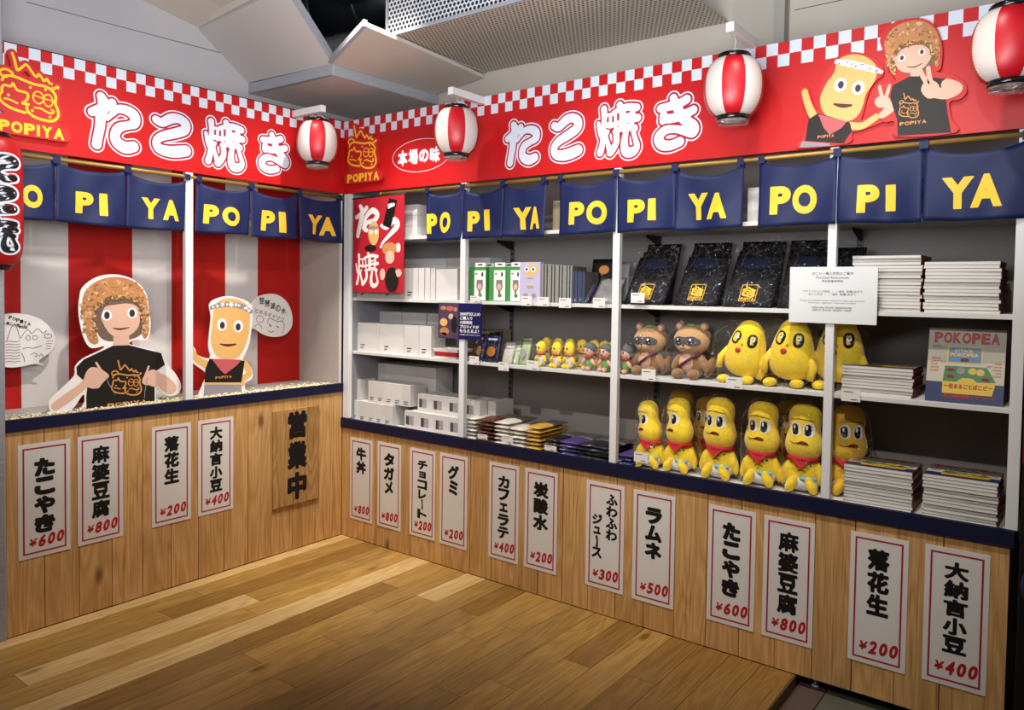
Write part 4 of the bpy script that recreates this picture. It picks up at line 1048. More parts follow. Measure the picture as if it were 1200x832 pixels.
# the two figures standing proud of the right banner
c5 = lambda x, y: (900 + x / 4, y / 4)
cutout('figure_cutout', 'small flat tan cook figure raising an arm on the right banner', 'cutout', False, -.012, c5, 0, 0, .010, M('figure_rim_red', 'c22a26', .5, .02), 
    [(150, 425), (175, 405), (195, 425), (210, 480), (240, 520), (235, 440), (270, 340), (310, 290), (330, 262), (400, 244), (480, 262), (535, 310), (540, 350), (500, 385), (470, 440), (450, 520), (440, 565), (520, 520), (560, 530), (540, 570), (430, 612), (395, 620), (375, 672), (140, 694), (165, 640), (195, 560), (160, 480)],
    [('head', 1, m_skin2, 'poly', [(310, 340), (330, 280), (400, 254), (470, 272), (512, 320), (500, 380), (460, 440), (440, 510), (400, 560), (330, 570), (262, 530), (245, 460), (275, 390)]),
     ('headband', 3, m_pw, 'line', [(325, 290, 11), (380, 298, 14), (440, 312, 14), (500, 328, 12), (530, 338, 8)]), ('headband_rope', 4, [m_pw, m_grey, m_pw], 'tufts', ([(328, 291, 6), (380, 298, 9), (440, 312, 9), (500, 328, 8), (528, 337, 5)], 50, 8, 10)),
     ('eye', 2, m_pw, 'oval', (340, 398, 30, 32)), ('eye', 2, m_pw, 'oval', (424, 412, 30, 32)), ('pupil', 3, m_eye, 'oval', (342, 398, 14, 18)), ('pupil', 3, m_eye, 'oval', (422, 414, 14, 18)),
     ('mouth', 2, m_brown, 'line', [(310, 488, 4), (350, 496, 9), (390, 494, 5)]),
     ('arm', 1, m_skin2, 'line', [(172, 430, 13), (185, 480, 15), (205, 530, 17), (225, 555, 18)]), ('arm', 1, m_skin2, 'line', [(385, 590, 17), (440, 590, 15), (490, 560, 14), (525, 535, 13)]),
     ('shirt', 2, m_tee, 'sharp', [(190, 560), (235, 530), (385, 575), (394, 615), (368, 650), (355, 672), (175, 660)]), ('trousers', 2, m_grey, 'sharp', [(160, 662), (290, 672), (290, 684), (148, 692)]),
     ('scarf', 3, m_pink, 'sharp', [(236, 535), (370, 570), (345, 600), (290, 632), (262, 600)]), ('lettering', 4, m_tline, 'word', (232, 628, 312, 650, 'POPIYA', .05))])
cutout('figure_cutout', 'flat girl figure in a fluffy hat making peace signs on the right banner', 'cutout', False, -.016, c5, 0, 0, .014, bpy.data.materials['figure_rim_red'],
    [(524, 190), (545, 140), (600, 100), (680, 84), (740, 92), (790, 130), (818, 220), (810, 320), (790, 335), (860, 350), (920, 385), (932, 430), (900, 465), (850, 480), (862, 560), (880, 622), (600, 640), (595, 570), (540, 570), (500, 500), (500, 440), (520, 395), (570, 385), (600, 380), (585, 340), (555, 300), (540, 240)],
    [('hair', 0, m_hair, 'poly', [(590, 260), (640, 220), (740, 205), (775, 250), (770, 300), (700, 345), (620, 335)]),
     ('neck', 1, m_skin, 'sharp', [(668, 320), (705, 315), (710, 362), (668, 362)]),
     ('face', 2, m_skin, 'poly', [(592, 270), (640, 225), (720, 210), (762, 240), (760, 280), (720, 325), (660, 342), (612, 325)]),
     ('hat', 3, m_hat, 'poly', [(552, 250), (548, 190), (590, 130), (660, 100), (730, 100), (785, 140), (808, 220), (798, 310), (778, 300), (770, 240), (720, 205), (650, 212), (600, 250), (588, 300), (600, 350), (580, 345), (562, 300)]),
     ('hat_tufts', 4, TUF, 'tufts', ([(575, 310, 14), (565, 220, 18), (600, 165, 26), (660, 140, 30), (730, 140, 30), (780, 200, 20), (790, 280, 12)], 140, 9, 6)),
     ('hat_edge', 8, TUF2, 'tufts', ([(592, 330, 8), (590, 270, 8), (620, 225, 9), (680, 202, 9), (740, 205, 8), (772, 250, 7), (785, 300, 6)], 90, 8, 7)),
     ('eye', 3, m_pw, 'oval', (628, 272, 16, 15)), ('eye', 3, m_pw, 'oval', (722, 244, 16, 15)), ('pupil', 4, m_eye, 'oval', (628, 272, 9, 11)), ('pupil', 4, m_eye, 'oval', (722, 244, 9, 11)),
     ('mouth', 3, m_brown, 'line', [(655, 314, 1.6), (690, 314, 2.4), (722, 298, 1.6)]),
     ('shirt', 2, m_tee, 'sharp', [(608, 636), (605, 560), (585, 500), (572, 450), (585, 400), (665, 358), (712, 358), (840, 370), (830, 420), (840, 520), (858, 620)]),
     ('arm', 4, m_skin, 'line', [(840, 395, 22), (885, 415, 22), (840, 440, 22), (790, 435, 22)]), ('arm', 1, m_skin, 'line', [(590, 490, 18), (560, 520, 18), (535, 540, 14)]),
     ('hand', 5, m_skin, 'poly', [(718, 425), (735, 385), (780, 380), (805, 410), (795, 450), (750, 462)]), ('hand', 3, m_skin, 'poly', [(500, 480), (515, 455), (550, 450), (575, 470), (560, 500), (520, 505)]),
     ('finger', 6, m_skin, 'line', [(745, 390, 10), (725, 355, 9), (712, 325, 8)]), ('finger', 6, m_skin, 'line', [(762, 385, 10), (755, 350, 9), (752, 318, 8)]),
     ('finger', 4, m_skin, 'line', [(535, 458, 8), (528, 430, 7), (524, 406, 6)]), ('finger', 4, m_skin, 'line', [(552, 458, 8), (562, 430, 7), (570, 402, 6)]),
     ('line_emblem', 3, m_tline, 'emblem', (612, 425, 712, 562)), ('lettering', 3, m_tline, 'word', (616, 560, 745, 590, 'POPIYA', .06))])

# hanging cloth poster in the first bay
u0, v1 = onR(414.5, 232.5, -.012); u1, v0 = onR(473, 343, -.012)
t = thing('hanging_poster', 'red cloth poster with white brush lettering hanging in the first shelf bay', 'poster', (u0, -.012, v0))
w, h = u1 - u0, v1 - v0
pw = lambda u, v: .003 * math.sin(u * 30) * (1 - v / h) + .001 * math.sin(v * 40)
F_ = Flat((0, 0, 0), (1, 0, 0), (0, 0, 1)).use(M('poster_red', 'b01c2c', .55, .05, 6)); F_.warp = pw
for i in range(12):
    for j in range(16):
        F_.poly([(w * (i + a) / 12, h * (j + b_) / 16) for a, b_ in ((0, 0), (1, 0), (1, 1), (0, 1))])
F_.build('cloth', t)
MB().tube([(-.01, .003, h - .004), (w + .012, .003, h + .002)], .005, 8).build('rod', m_dark, t)
fp = lambda x, y: ((x - 30) / 385 * w, (788 - y) / 740 * h)
def pst(mat, sts, lv, nm='lettering'):
    F_ = Flat((0, 0, 0), (1, 0, 0), (0, 0, 1)).lay(.001 + .0006 * lv).use(mat); F_.warp = pw
    F_.strokes([[fp(x, y) + (r / 385 * w,) for x, y, r in s] for s in sts], cell=.0022).build(nm, t)
pst(m_pw, [[(85, 115, 12), (100, 160, 16), (85, 250, 16), (68, 345, 14)], [(55, 200, 12), (100, 170, 14), (135, 130, 12)], [(105, 290, 6), (130, 200, 12), (180, 155, 16), (215, 190, 16), (190, 235, 14), (140, 245, 12), (118, 290, 12), (135, 305, 12)]], 0)
pst(m_pw, [[(250, 275, 10), (290, 290, 14), (340, 240, 16), (365, 280, 18), (320, 340, 12), (265, 400, 8), (245, 440, 7)], [(370, 440, 18), (372, 460, 16)]], 0)
bx = bb(G_YA)
def fy_(S): return [[((q[0] - bx[0]) / (bx[1] - bx[0]) * (190 / 385 * w) + (18 / 385 * w), (q[1] - bx[2]) / (bx[3] - bx[2]) * (290 / 740 * h) + (28 / 740 * h), q[2] * .60) for q in s] for s in S]
F_ = Flat((0, 0, 0), (1, 0, 0), (0, 0, 1)).lay(.001).use(m_pw); F_.warp = pw; F_.strokes(fy_(G_YA), cell=.0022).build('lettering', t)
def pel(mat, x, y, rx, ry, lv, nm, rot=0):
    F_ = Flat((0, 0, 0), (1, 0, 0), (0, 0, 1)).lay(.0016 + .0006 * lv).use(mat); F_.warp = pw; a = fp(x, y); F_.oval(a[0], a[1], rx / 385 * w, ry / 740 * h, 20, rot).build(nm, t)
pel(m_skin2, 190, 330, 42, 95, 1, 'printed_figure'); pel(m_pw, 172, 322, 14, 18, 2, 'printed_eye'); pel(m_pw, 212, 322, 14, 18, 2, 'printed_eye'); pel(m_tee, 165, 445, 45, 28, 0, 'printed_shirt'); pel(m_grey, 190, 285, 40, 12, 3, 'printed_band')
pel(m_hat, 310, 455, 52, 50, 1, 'printed_hat'); pel(m_skin, 315, 520, 32, 50, 2, 'printed_face'); pel(m_tee, 330, 690, 48, 95, 1, 'printed_shirt'); pel(m_skin, 375, 640, 26, 30, 2, 'printed_hand'); pel(m_skin, 262, 650, 20, 45, 2, 'printed_hand')
F_ = Flat((0, 0, 0), (1, 0, 0), (0, 0, 1)).lay(.004).use(m_ink); F_.warp = pw; F_.poly([fp(262, 272), fp(318, 300), fp(365, 90), fp(308, 72)]).build('tag_strip', t)
for ch, (x0, y0, x1, y1) in (('噂', (300, 172, 350, 108)), ('の', (280, 250, 322, 200))):
    a = fp(x0, y0); c = fp(x1, y1); F_ = Flat((0, 0, 0), (1, 0, 0), (0, 0, 1)).lay(.0046).use(m_pw); F_.warp = pw; F_.text(ch, a[0], a[1], c[0], c[1], .05).build('tag_character', t)

# blue offer board on the first post
u0, v1 = onR(514, 354.5, -.006); u1, v0 = onR(564, 399, -.006); w, h = u1 - u0, v1 - v0
t = thing('offer_board', 'small navy offer board with picture and white writing on the first post', 'sign', (u0, -.006, v0))
MB().box(0, 0, 0, w, .004, h).build('panel', M('offer_navy', '12144e', .4, .04, 5), t)
mk = lambda: Flat((0, 0, 0), (1, 0, 0), (0, 0, 1))
mk().lay(.0004).use(M('print_dusk', '4c3a52', .5, .5, 22)).rect(.002, .002, w * .48, h - .002).build('picture', t)
for (x, y, rx, ry, mm) in ((.12, .85, .07, .07, m_hat), (.28, .84, .09, .09, m_pink), (.40, .82, .05, .08, m_hat), (.3, .62, .06, .1, m_skin), (.13, .45, .09, .14, m_skin2), (.15, .2, .11, .14, m_hat), (.38, .4, .07, .3, m_tee), (.13, .12, .08, .05, m_pink)):
    mk().lay(.0008).use(mm).oval(w * x, h * y, w * rx, h * ry * .8, 16).build('printed_shape', t)
for i, s_ in enumerate(('2000円以上の', 'ご購入で', '大阪限定', 'ブロマイドが', 'もらえるよ！')):
    mk().lay(.0006).use(m_pw).text(s_, w * .51, h * (.66 - .118 * i), w * (.97 if i in (0,) else .51 + .072 * len(s_)), h * (.66 - .118 * i + .095), .03).build('writing', t)
mk().lay(.0006).use(m_pw).text('※数量に限りがあります', w * .51, h * .11, w * .97, h * .15).build('writing', t)
# white notice on the third post
u0, v1 = onR(926, 313, -.008); u1, v0 = onR(1027, 381, -.008); w, h = u1 - u0, v1 - v0
t = thing('notice_board', 'white notice about purchase limits fixed to the third post', 'sign', (u0, -.008, v0))
MB().box(0, 0, 0, w, .006, h).build('panel', M('notice_white', 'dcdedf', .4, .01), t)
for s_, y, hh, ww in (('ぽこピー購入制限のご案内', .855, .055, .47), ('Purchase Restrictions', .79, .042, .37), ('购买数量有限制', .725, .045, .24), ('デザインTシャツ商品  ：  一会計  各種2点まで', .545, .042, .68), ('ぬいぐるみ  ：  一会計  各種1点まで', .495, .042, .54),
                      ('Design merchandise items : maximum 2 items per purchase', .385, .03, .73), ('Plush toys : maximum 1 item per purchase', .345, .03, .54), ('平面設計商品  每次付款  每款最多兩件為限', .26, .035, .46), ('毛絨公仔  每次付款  每款最多一件為限', .215, .035, .44)):
    Flat((0, 0, 0), (1, 0, 0), (0, 0, 1)).lay(.0005).use(m_ink).text(s_, w * (.5 - ww / 2), h * y, w * (.5 + ww / 2), h * (y + hh)).build('writing', t)

# ------------------------------------------------------------------ price cards on the shelf edges
m_card = M('price_card', 'dedbd6', .5, .02, 9)
def card(x0, y0, x1, y1, label, z=None):
    u0, v1 = onR(x0, y0, -.004); u1, v0 = onR(x1, y1, -.004); w, h = u1 - u0, v1 - v0
    t = thing('price_card', label, 'price tag', (u0, -.004, v0), group='white price cards on the shelf edges')
    MB().box(0, 0, 0, w, .0012, h).build('card', m_card, t)
    Flat((0, 0, 0), (1, 0, 0), (0, 0, 1)).lay(.0003).use(m_ink).rect(w * .12, h * .74, w * .62, h * .80).rect(w * .5, h * .12, w * .85, h * .19).build('print', t)
    MB().box(w * .3, .0012, 0, w * .7, .036, h * .06).build('clip', m_clear, t)
for c in ((551, 346.5, 562, 354.5, 'price card under the first green box'), (611, 347, 623, 358.5, 'price card under the lilac boxed doll'), (630, 348, 643, 359, 'price card under the row of clear cases'),
          (655, 349, 669, 361, 'price card under the dark patterned pack'), (695, 349, 709, 361, 'price card under the silver pouch'), (739.5, 343, 755, 355, 'price card in front of the leftmost bagged black shirt'),
          (550, 417, 561, 428, 'price card under the dark purple hanging packs'), (584, 424, 596, 435, 'price card under the white bagged badges'), (617, 422, 631, 434.5, 'price card under the leftmost small yellow doll'),
          (752, 432, 768, 447, 'price card under the left raccoon doll'), (851, 441, 870, 456.5, 'price card under the left yellow egg doll'), (986, 455, 1008, 471.5, 'price card in front of the middle-shelf magazine stack'),
          (560, 508, 571, 515.5, 'price card leaning on the brown snack packs'), (588, 511, 601, 520, 'price card leaning on the white snack packs'), (638, 521, 652, 529.5, 'price card leaning on the dark purple packs'), (743, 529, 759, 543, 'price card in front of the leftmost scarf doll')):
    card(*c)

# ------------------------------------------------------------------ popcorn-like bits on the booth counter
b = MB(); rr = random.Random(5); ms = [M('bit_cream', 'e9e2c0', .6), M('bit_yellow', 'd8c25a', .6), M('bit_pink', 'b98a80', .6), M('bit_green', '8fa07a', .6)]
for i in range(1500):
    y = -1.78 + 1.75 * rr.random() ** .85; xx = -.03 - abs(rr.gauss(0, .07)); 
    if xx < -.38: continue
    r = rr.uniform(.004, .0075); z = .912 + r * .7 + rr.random() ** 3 * .022 * math.exp(xx / .05)
    b.use(ms[0] if rr.random() < .62 else rr.choice(ms))
    b.ell((xx, y, z), (r, r * rr.uniform(.6, 1), r * rr.uniform(.5, 1)), 6)
o = b.build('scattered_puffs', None)
setp(o, 'small cream, yellow and pink puffs scattered along the booth counter', 'decoration', kind='stuff')

# ------------------------------------------------------------------ goods on the shelves
UPW = ['bottom', 'second', 'third', 'fourth', 'fifth', 'sixth', 'seventh', 'eighth']
ORD = ['leftmost', 'second from left', 'third from left', 'fourth from left', 'fifth from left', 'sixth from left', 'seventh from left', 'eighth from left', 'ninth from left', 'tenth from left', 'eleventh from left', 'twelfth from left']
m_box = M('white_card_box', 'cfccc9', .55, .02, 6, vary=.05); m_boxl = M('box_seam', '8d8a88', .7)
m_kraft = M('tan_box', '8f8268', .7, .05, 8)
def fbox(x0, x1, ytop, ybot, Y, depth, z, label, group, marks=1, window=False, mat=None, par_h=None):
    """white carton whose front face fills a picture box at depth Y, standing on z"""
    u0 = onR(x0, (ytop + ybot) / 2, Y)[0]; u1 = onR(x1, (ytop + ybot) / 2, Y)[0]
    h = par_h or (onR((x0 + x1) / 2, ytop, Y)[1] - z); w = u1 - u0 - .001
    t = thing('carton', label, 'box', (u0, Y, z), group=group)
    MB().box(0, 0, 0, w, depth, h).build('body', mat or m_box, t, bevel=.0012)
    s = MB().box(-.0002, depth * .0 - .0003, h - .0022, w + .0002, depth, h - .0016); s.build('lid_seam', m_boxl, t)
    mk = lambda: Flat((0, -.0001, 0), (1, 0, 0), (0, 0, 1)).lay(.0004)
    if marks:
        a = w * .22; b_ = min(w * .78, a + .035)
        mk().use(m_ink).rect(a, h * .20, b_, h * .235).rect(a, h * .12, b_ * .9, h * .145).rect(a, h * .09, b_ * .8, h * .105).build('print', t)
    if window:
        mk().use(M('box_window_dark', '4b4a4e', .3, .1, 9)).rect(w * .10, h * .22, w * .32, h * .72).build('window', t)
        mk().use(M('box_window_pic', '9a989c', .3, .5, 90)).rect(w * .33, h * .22, w * .62, h * .72).build('window_picture', t)
    return t
zc = .7005
for i, (x0, x1, yt) in enumerate(((417, 444, 372.5), (444.3, 473, 374), (473.3, 491, 375.5), (491.3, 505.5, 377))):
    fbox(x0, x1, yt, 412, .07, .12, ZBs, 'large white carton, %s in the front row, middle shelf by the corner' % ORD[i], 'large white cartons on the middle shelf', par_h=.170)
for i, (x0, x1) in enumerate(((441, 470), (471, 499), (501, 520))):
    fbox(x0, x1, 359, 400, .25, .15, ZBs, 'white carton, %s in the back row, middle shelf by the corner' % ORD[i], 'back row cartons on the middle shelf', marks=0, par_h=.235)
for i, (x0, x1, yt, ms_) in enumerate(((417, 446, 312, 1), (446.3, 474, 312, 1), (474.3, 490, 312, 1), (490.5, 497, 312, 0), (498, 504, 312.5, 0), (504.5, 510, 313, 0), (511, 536, 313, 0))):
    fbox(x0, x1, yt, 350, .07, .16, ZA, 'tall white carton, %s, upper shelf behind the red poster' % ORD[i], 'tall white cartons on the upper shelf', marks=ms_, par_h=.176 if i < 6 else .170)
for j, (x0, x1) in enumerate(((474, 523), (523.5, 574))):
    for k in range(7):
        fbox(x0, x1, 300, 340, .30, .12, ZA + .0345 * k, 'flat white carton, %s from below in the %s pile at the back' % (UPW[k], ('left', 'right')[j]), 'flat white cartons piled at the back', marks=0, par_h=.034)
cs = [410.5, 420, 430, 439.5, 449, 460]
for i in range(5):
    fbox(cs[i], cs[i + 1], 466, 492, .05, .13, zc, 'small white carton, %s in the bottom row beside the corner post' % ORD[i], 'small white cartons on the counter', par_h=.120)
cs = [411, 421, 431.5, 441, 451, 461, 471.5, 481]
for i in range(7):
    if i == 1: continue
    fbox(cs[i], cs[i + 1], 440, 468, .07, .13, zc + .122, 'small white carton, %s in the second layer beside the corner post' % ORD[i], 'small white cartons on the counter', par_h=.122)
cs = [441, 451, 480, 491, 511]
for i in range(4):
    fbox(cs[i], cs[i + 1], 427, 440, .24, .15, zc, 'tall white carton, %s behind the small cartons on the counter' % ORD[i], 'tall cartons at the back of the counter', marks=0, par_h=.335)
cs = [474, 491.5, 509, 526, 543.5]
for i in range(4):
    fbox(cs[i], cs[i + 1], 478, 504, .06, .14, zc, 'white carton with small window, %s in the bottom row' % ORD[i], 'white cartons with picture windows', marks=0, window=True, par_h=.102)
cs = [489.5, 506.5, 525, 544, 562.5]
for i in range(4):
    fbox(cs[i], cs[i + 1], 460, 480, .10, .16, zc + .1025, 'white carton with small window, %s in the top row' % ORD[i], 'white cartons with picture windows', marks=0, window=True, par_h=.098)
fbox(572, 581, 462, 486, .16, .16, zc + .0, 'plain white carton at the right end of the window cartons', 'white cartons with picture windows', marks=0, par_h=.198)
fbox(543, 556, 383, 398, .30, .10, ZBs, 'tan carton at the back of the middle shelf right of the first post', 'tan cartons', marks=0, mat=m_kraft, par_h=.12)
fbox(560, 573, 380, 398, .20, .20, ZBs, 'taller tan carton beside the back wall right of the first post', 'tan cartons', marks=0, mat=m_kraft, par_h=.155)
# top shelf, seen between the curtains
for i, (x0, x1, h_) in enumerate(((474, 489, .06), (474, 489, .06), (474, 489, .06))):
    fbox(x0, x1, 250, 280, .06, .2, ZT + .0305 + .0605 * i, 'white carton left of the first curtain, %s of the three stacked' % ('bottom', 'middle', 'top')[i], 'cartons above the curtain line', marks=0, par_h=h_)
for i, (x0, x1, m_, Yd) in enumerate(((648, 662, m_kraft, .10), (876, 890, m_box, .12), (741, 790, m_kraft, .2), (1060, 1120, m_kraft, .2))):
    fbox(x0, x1, 230, 250, Yd, .2, ZT + .0305, 'carton on the top shelf behind the curtains, %s' % ORD[i], 'cartons above the curtain line', marks=0, mat=m_, par_h=.15)
# boat shaped food tray
u0, _ = onR(507, 410, .05); u1, _ = onR(536, 412, .05); w = u1 - u0
t = thing('food_tray', 'red and white boat-shaped paper food tray beside the large cartons', 'tray', (u0, .05, ZBs + .001))
def tray(name, mt, h0, h1, g, par):
    b = MB(); P = lambda s, h: [Vector((s * .9, s * .5, h)), Vector((w - s * .9, s * .5, h)), Vector((w - s * .9, .13 - s * .5, h)), Vector((s * .9, .13 - s * .5, h))]
    A, B = P(.02 - h0 * .4, h0), P(.02 - h1 * .4, h1)
    for i in range(4): b.poly([A[i], A[(i + 1) % 4], B[(i + 1) % 4], B[i]])
    if h0 == 0: b.poly(A)
    o = b.build(name, mt, par, weld=1e-5); md = o.modifiers.new('s', 'SOLIDIFY'); md.thickness = .0015
tray('tray_base', m_pw, 0, .008, 0, t); tray('red_band', M('tray_red', 'b3202a', .5), .008, .034, 0, t); tray('white_rim', m_pw, .034, .050, 0, t)

# green boxes with a printed animal
m_green = M('print_green_deep', '3f8a45', .45, .05, 9); m_gd = M('print_grey_fur', '7c787c', .5, .1, 20)
for i, (x0, x1, xg) in enumerate(((556, 569.5, 550), (579, 592.5, 573), (598, 611, 593))):
    for k in range(2):
        Yf = .055 + .075 * k; u0 = onR(xg, 335, .055)[0]; u1 = onR(x1, 335, .055)[0]; w = u1 - u0
        t = thing('hanging_box', 'green and white box with printed grey animal, %s%s' % (ORD[i], '' if k == 0 else ', in the row behind'), 'box', (u0, Yf, ZA), group='green and white boxes on the upper shelf')
        h = .178; MB().box(0, 0, 0, w, .06, h).build('body', m_green, t, bevel=.001)
        mk = lambda: Flat((0, -.0001, 0), (1, 0, 0), (0, 0, 1))
        mk().lay(.0004).use(m_pw).rect(w * .30, .004, w * .98, h * .90).build('white_front', t)
        MB().box(w * .35, -.0004, h, w * .95, .0006, h + .022).build('hang_tab', m_pw, t)
        mk().lay(.001).use(m_ink).oval(w * .65, h + .012, w * .16, .004, 12).build('hang_slot', t)
        for (x, y, rx, ry, m_) in ((.63, .46, .2, .17, m_gd), (.5, .58, .06, .05, m_gd), (.76, .58, .06, .05, m_gd), (.64, .42, .13, .09, m_skin), (.63, .27, .07, .05, m_lip), (.66, .17, .12, .06, m_green), (.42, .80, .08, .03, m_grey), (.78, .78, .06, .07, m_eye)):
            mk().lay(.0008 + .0002 * rx * 10 + (.0012 if m_ is m_skin else 0)).use(m_).oval(w * x, h * y, w * rx, h * ry, 14).build('printed_shape', t)
# lilac boxed doll
u0 = onR(609, 330, .05)[0]; u1 = onR(633, 330, .05)[0]; w = u1 - u0; h = .20
t = thing('lilac_box', 'lilac box with a blue-eyed face printed on its front', 'box', (u0, .05, ZA))
MB().box(0, 0, 0, w, .03, h).build('body', M('lilac_print', 'b9b0cc', .35, .12, 30), t, bevel=.001)
mk = lambda: Flat((0, -.0001, 0), (1, 0, 0), (0, 0, 1))
mk().lay(.0004).use(m_skin2).oval(w * .55, h * .80, w * .36, h * .14).build('printed_shape', t)
for x in (.34, .66): mk().lay(.0008).use(m_pw).oval(w * x, h * .82, w * .12, h * .065).build('printed_eye', t); mk().lay(.0012).use(M('print_blue', '3f5ea8', .4)).oval(w * x, h * .82, w * .06, h * .04).build('printed_pupil', t)
for y in (.58, .38, .34): mk().lay(.0006).use(M('print_gold', 'a8a06a', .4)).rect(w * .35, h * y, w * .68, h * y + h * .035).build('writing', t)
for x in (.30, .70): mk().lay(.0006).use(m_grey).oval(w * x, h * .16, w * .12, h * .06).build('printed_shape', t)
# clear cases in a row
m_case = M('case_film', '8c8b86', .25, .25, 40, spec=.6); m_case2 = M('case_edge', '55554f', .3, .2, 30); m_case3 = M('case_blue', '3c4666', .3, .2, 30)
x = 634.0; i = 0
while x < 683:
    u0 = onR(x, 330, .05 + .0 * i)[0]; t = thing('slim_case', 'thin clear case, %s in the row right of the lilac box' % (ORD[i] if i < 12 else ('thirteenth', 'fourteenth', 'fifteenth', 'sixteenth', 'seventeenth', 'eighteenth')[i - 12] + ' from left'), 'case', (u0, .055 + (.004 * (i % 3)), ZA), group='slim clear cases standing in a row on the upper shelf')
    hh = .192 - .001 * i - (.0 if x < 668 else .025); MB().box(0, 0, 0, .0105, .13, hh).build('case', m_case if x < 668 else m_case3, t, bevel=.0008)
    MB().box(.0106, .0005, .004, .0122, .128, hh - .004).build('insert', m_case2, t)
    x += 2.95; i += 1

def pack(name, label, cat, group, x0, x1, yb, Y, z, H, lean, mat, D=.012, deco=None, filmy=True):
    """flat pack leaning back against what is behind it; base front at Y"""
    u0 = onR(x0, yb, Y)[0]; u1 = onR(x1, yb, Y)[0]; w = u1 - u0
    t = thing(name, label, cat, (u0, Y, z + .001), group=group)
    T = Matrix.Rotation(-lean, 4, 'X')
    b = MB(); N = 8
    # pillowed pack
    V = {}
    for s in (0, 1):
        for i in range(N + 1):
            for j in range(N + 1):
                a, c = i / N, j / N; th = D * (16 * a * (1 - a) * c * (1 - c)) ** .4
                V[s, i, j] = b.bm.verts.new(T @ Vector((a * w, (D - th) if s == 0 else D + th * .5, c * H)))
    for s in (0, 1):
        for i in range(N):
            for j in range(N): b._f([V[s, i, j], V[s, i + 1, j], V[s, i + 1, j + 1], V[s, i, j + 1]], True)
    b.build('pack', mat, t, weld=1e-5)
    if filmy:
        f = MB(); rr = random.Random(int(x0 * 7)); V = {}
        for i in range(11):
            for j in range(11):
                a, c = i / 10, j / 10
                V[i, j] = f.bm.verts.new(T @ Vector((a * w * 1.06 - w * .03, -.005 - .010 * (16 * a * (1 - a) * c * (1 - c)) ** .5 + rr.uniform(-.0035, .0035), c * H * 1.07 - H * .01)))
        for i in range(10):
            for j in range(10): f._f([V[i, j], V[i + 1, j], V[i + 1, j + 1], V[i, j + 1]], rr.random() < .5)
        f.build('plastic_film', m_film, t)
    F_ = Flat((0, 0, 0), (1, 0, 0), T.to_3x3() @ Vector((0, 0, 1))); 
    if deco: deco(F_, w, H, t)
    return t
m_film = film('crinkled_film', (.99, .99, .99), .0, .65, .09, .30, 20)
m_films = film('crinkled_film_shirt', (.99, .99, .99), .0, .55, .12, .015, 9)
m_filmd = film('crinkled_film_matte', (.98, .98, .98), .01, .4, .14, .12, 40)
m_shirt = M('black_cloth', '12131c', .8, .15, 18, bump=.3, bscale=90)
def shirtdeco(F_, w, H, t):
    G = lambda d: Flat(F_.o, F_.R, F_.U).lay(.0035 + d)
    a, b_, c, d = w * .33, w * .67, H * .10, H * .40
    G(0).use(m_nyel).frame(a, c, b_, d, .0022).build('emblem_frame', t)
    G(.0003).use(m_nyel)
    e = G(.0003); emblem(e, a + .008, c + .022, (b_ - a) - .016, (d - c) - .028, m_nyel, 2.2); e.build('line_emblem', t)
    e = G(.0003); popiya(e, a + .006, c + .005, b_ - .006, c + .019, m_nyel, .05); e.build('lettering', t)
    s = MB(); T = Matrix.Rotation(-LEAN, 4, 'X')
    s.ell(T @ Vector((w * .5, -.004, H * .80)), (w * .34, .012, H * .13), 12, T=T.to_3x3()); s.build('folded_collar', M('navy_cloth', '10162e', .8, .1, 20), t)
LEAN = .62
for i, (x0, x1, yb) in enumerate(((728, 776, 356), (787, 838, 357), (845, 902, 358.5), (908, 962, 360))):
    pack('bagged_shirt', 'black folded shirt in a clear bag, %s on the upper shelf' % ORD[i], 'shirt', 'black shirts in clear bags', x0, x1, yb, .05, ZA, .285, LEAN, m_shirt, .016, shirtdeco)
for i, (x0, x1) in enumerate(((735, 778), (793, 838), (850, 905), (910, 962), (968, 1003))):
    pack('bagged_shirt', 'black bagged shirt standing in the second row, %s' % ORD[i], 'shirt', 'black shirts in clear bags', x0, x1, 350, .13, ZA, .300, .52, m_shirt, .016, None)
for i, (x0, x1) in enumerate(((745, 785), (800, 845), (858, 910), (915, 962))):
    pack('bagged_shirt', 'black bagged shirt at the back of the pile, %s' % ORD[i], 'shirt', 'black shirts in clear bags', x0, x1, 345, .22, ZA, .315, .35, m_shirt, .016, None)
m_dusk = M('pack_purple_pattern', '3a3350', .4, .7, 60); m_silver = M('silver_pouch', '8f8f90', .3, .35, 28, metal=.3)
pack('patterned_pack', 'dark blue and gold patterned pack leaning on the upper shelf', 'pack', 'packs leaning on the upper shelf', 661, 688, 352, .05, ZA, .15, .75, m_dusk, .008)
pack('silver_pouch', 'silver grey pouch leaning beside the second post', 'pack', 'packs leaning on the upper shelf', 690, 720, 354, .05, ZA, .17, .70, m_silver, .010)
pack('black_board', 'black card with gold figure standing behind the silver pouch', 'card', 'packs leaning on the upper shelf', 690, 720, 345, .19, ZA, .22, .15, m_ink, .004,
     lambda F_, w, H, t: Flat(F_.o, F_.R, F_.U).lay(.004).use(m_tline).oval(w * .5, H * .75, w * .2, H * .1).build('printed_shape', t), filmy=False)
pack('grey_board', 'grey card standing behind the second post', 'card', 'packs leaning on the upper shelf', 717, 735, 345, .16, ZA, .20, .1, m_side, .006, None)
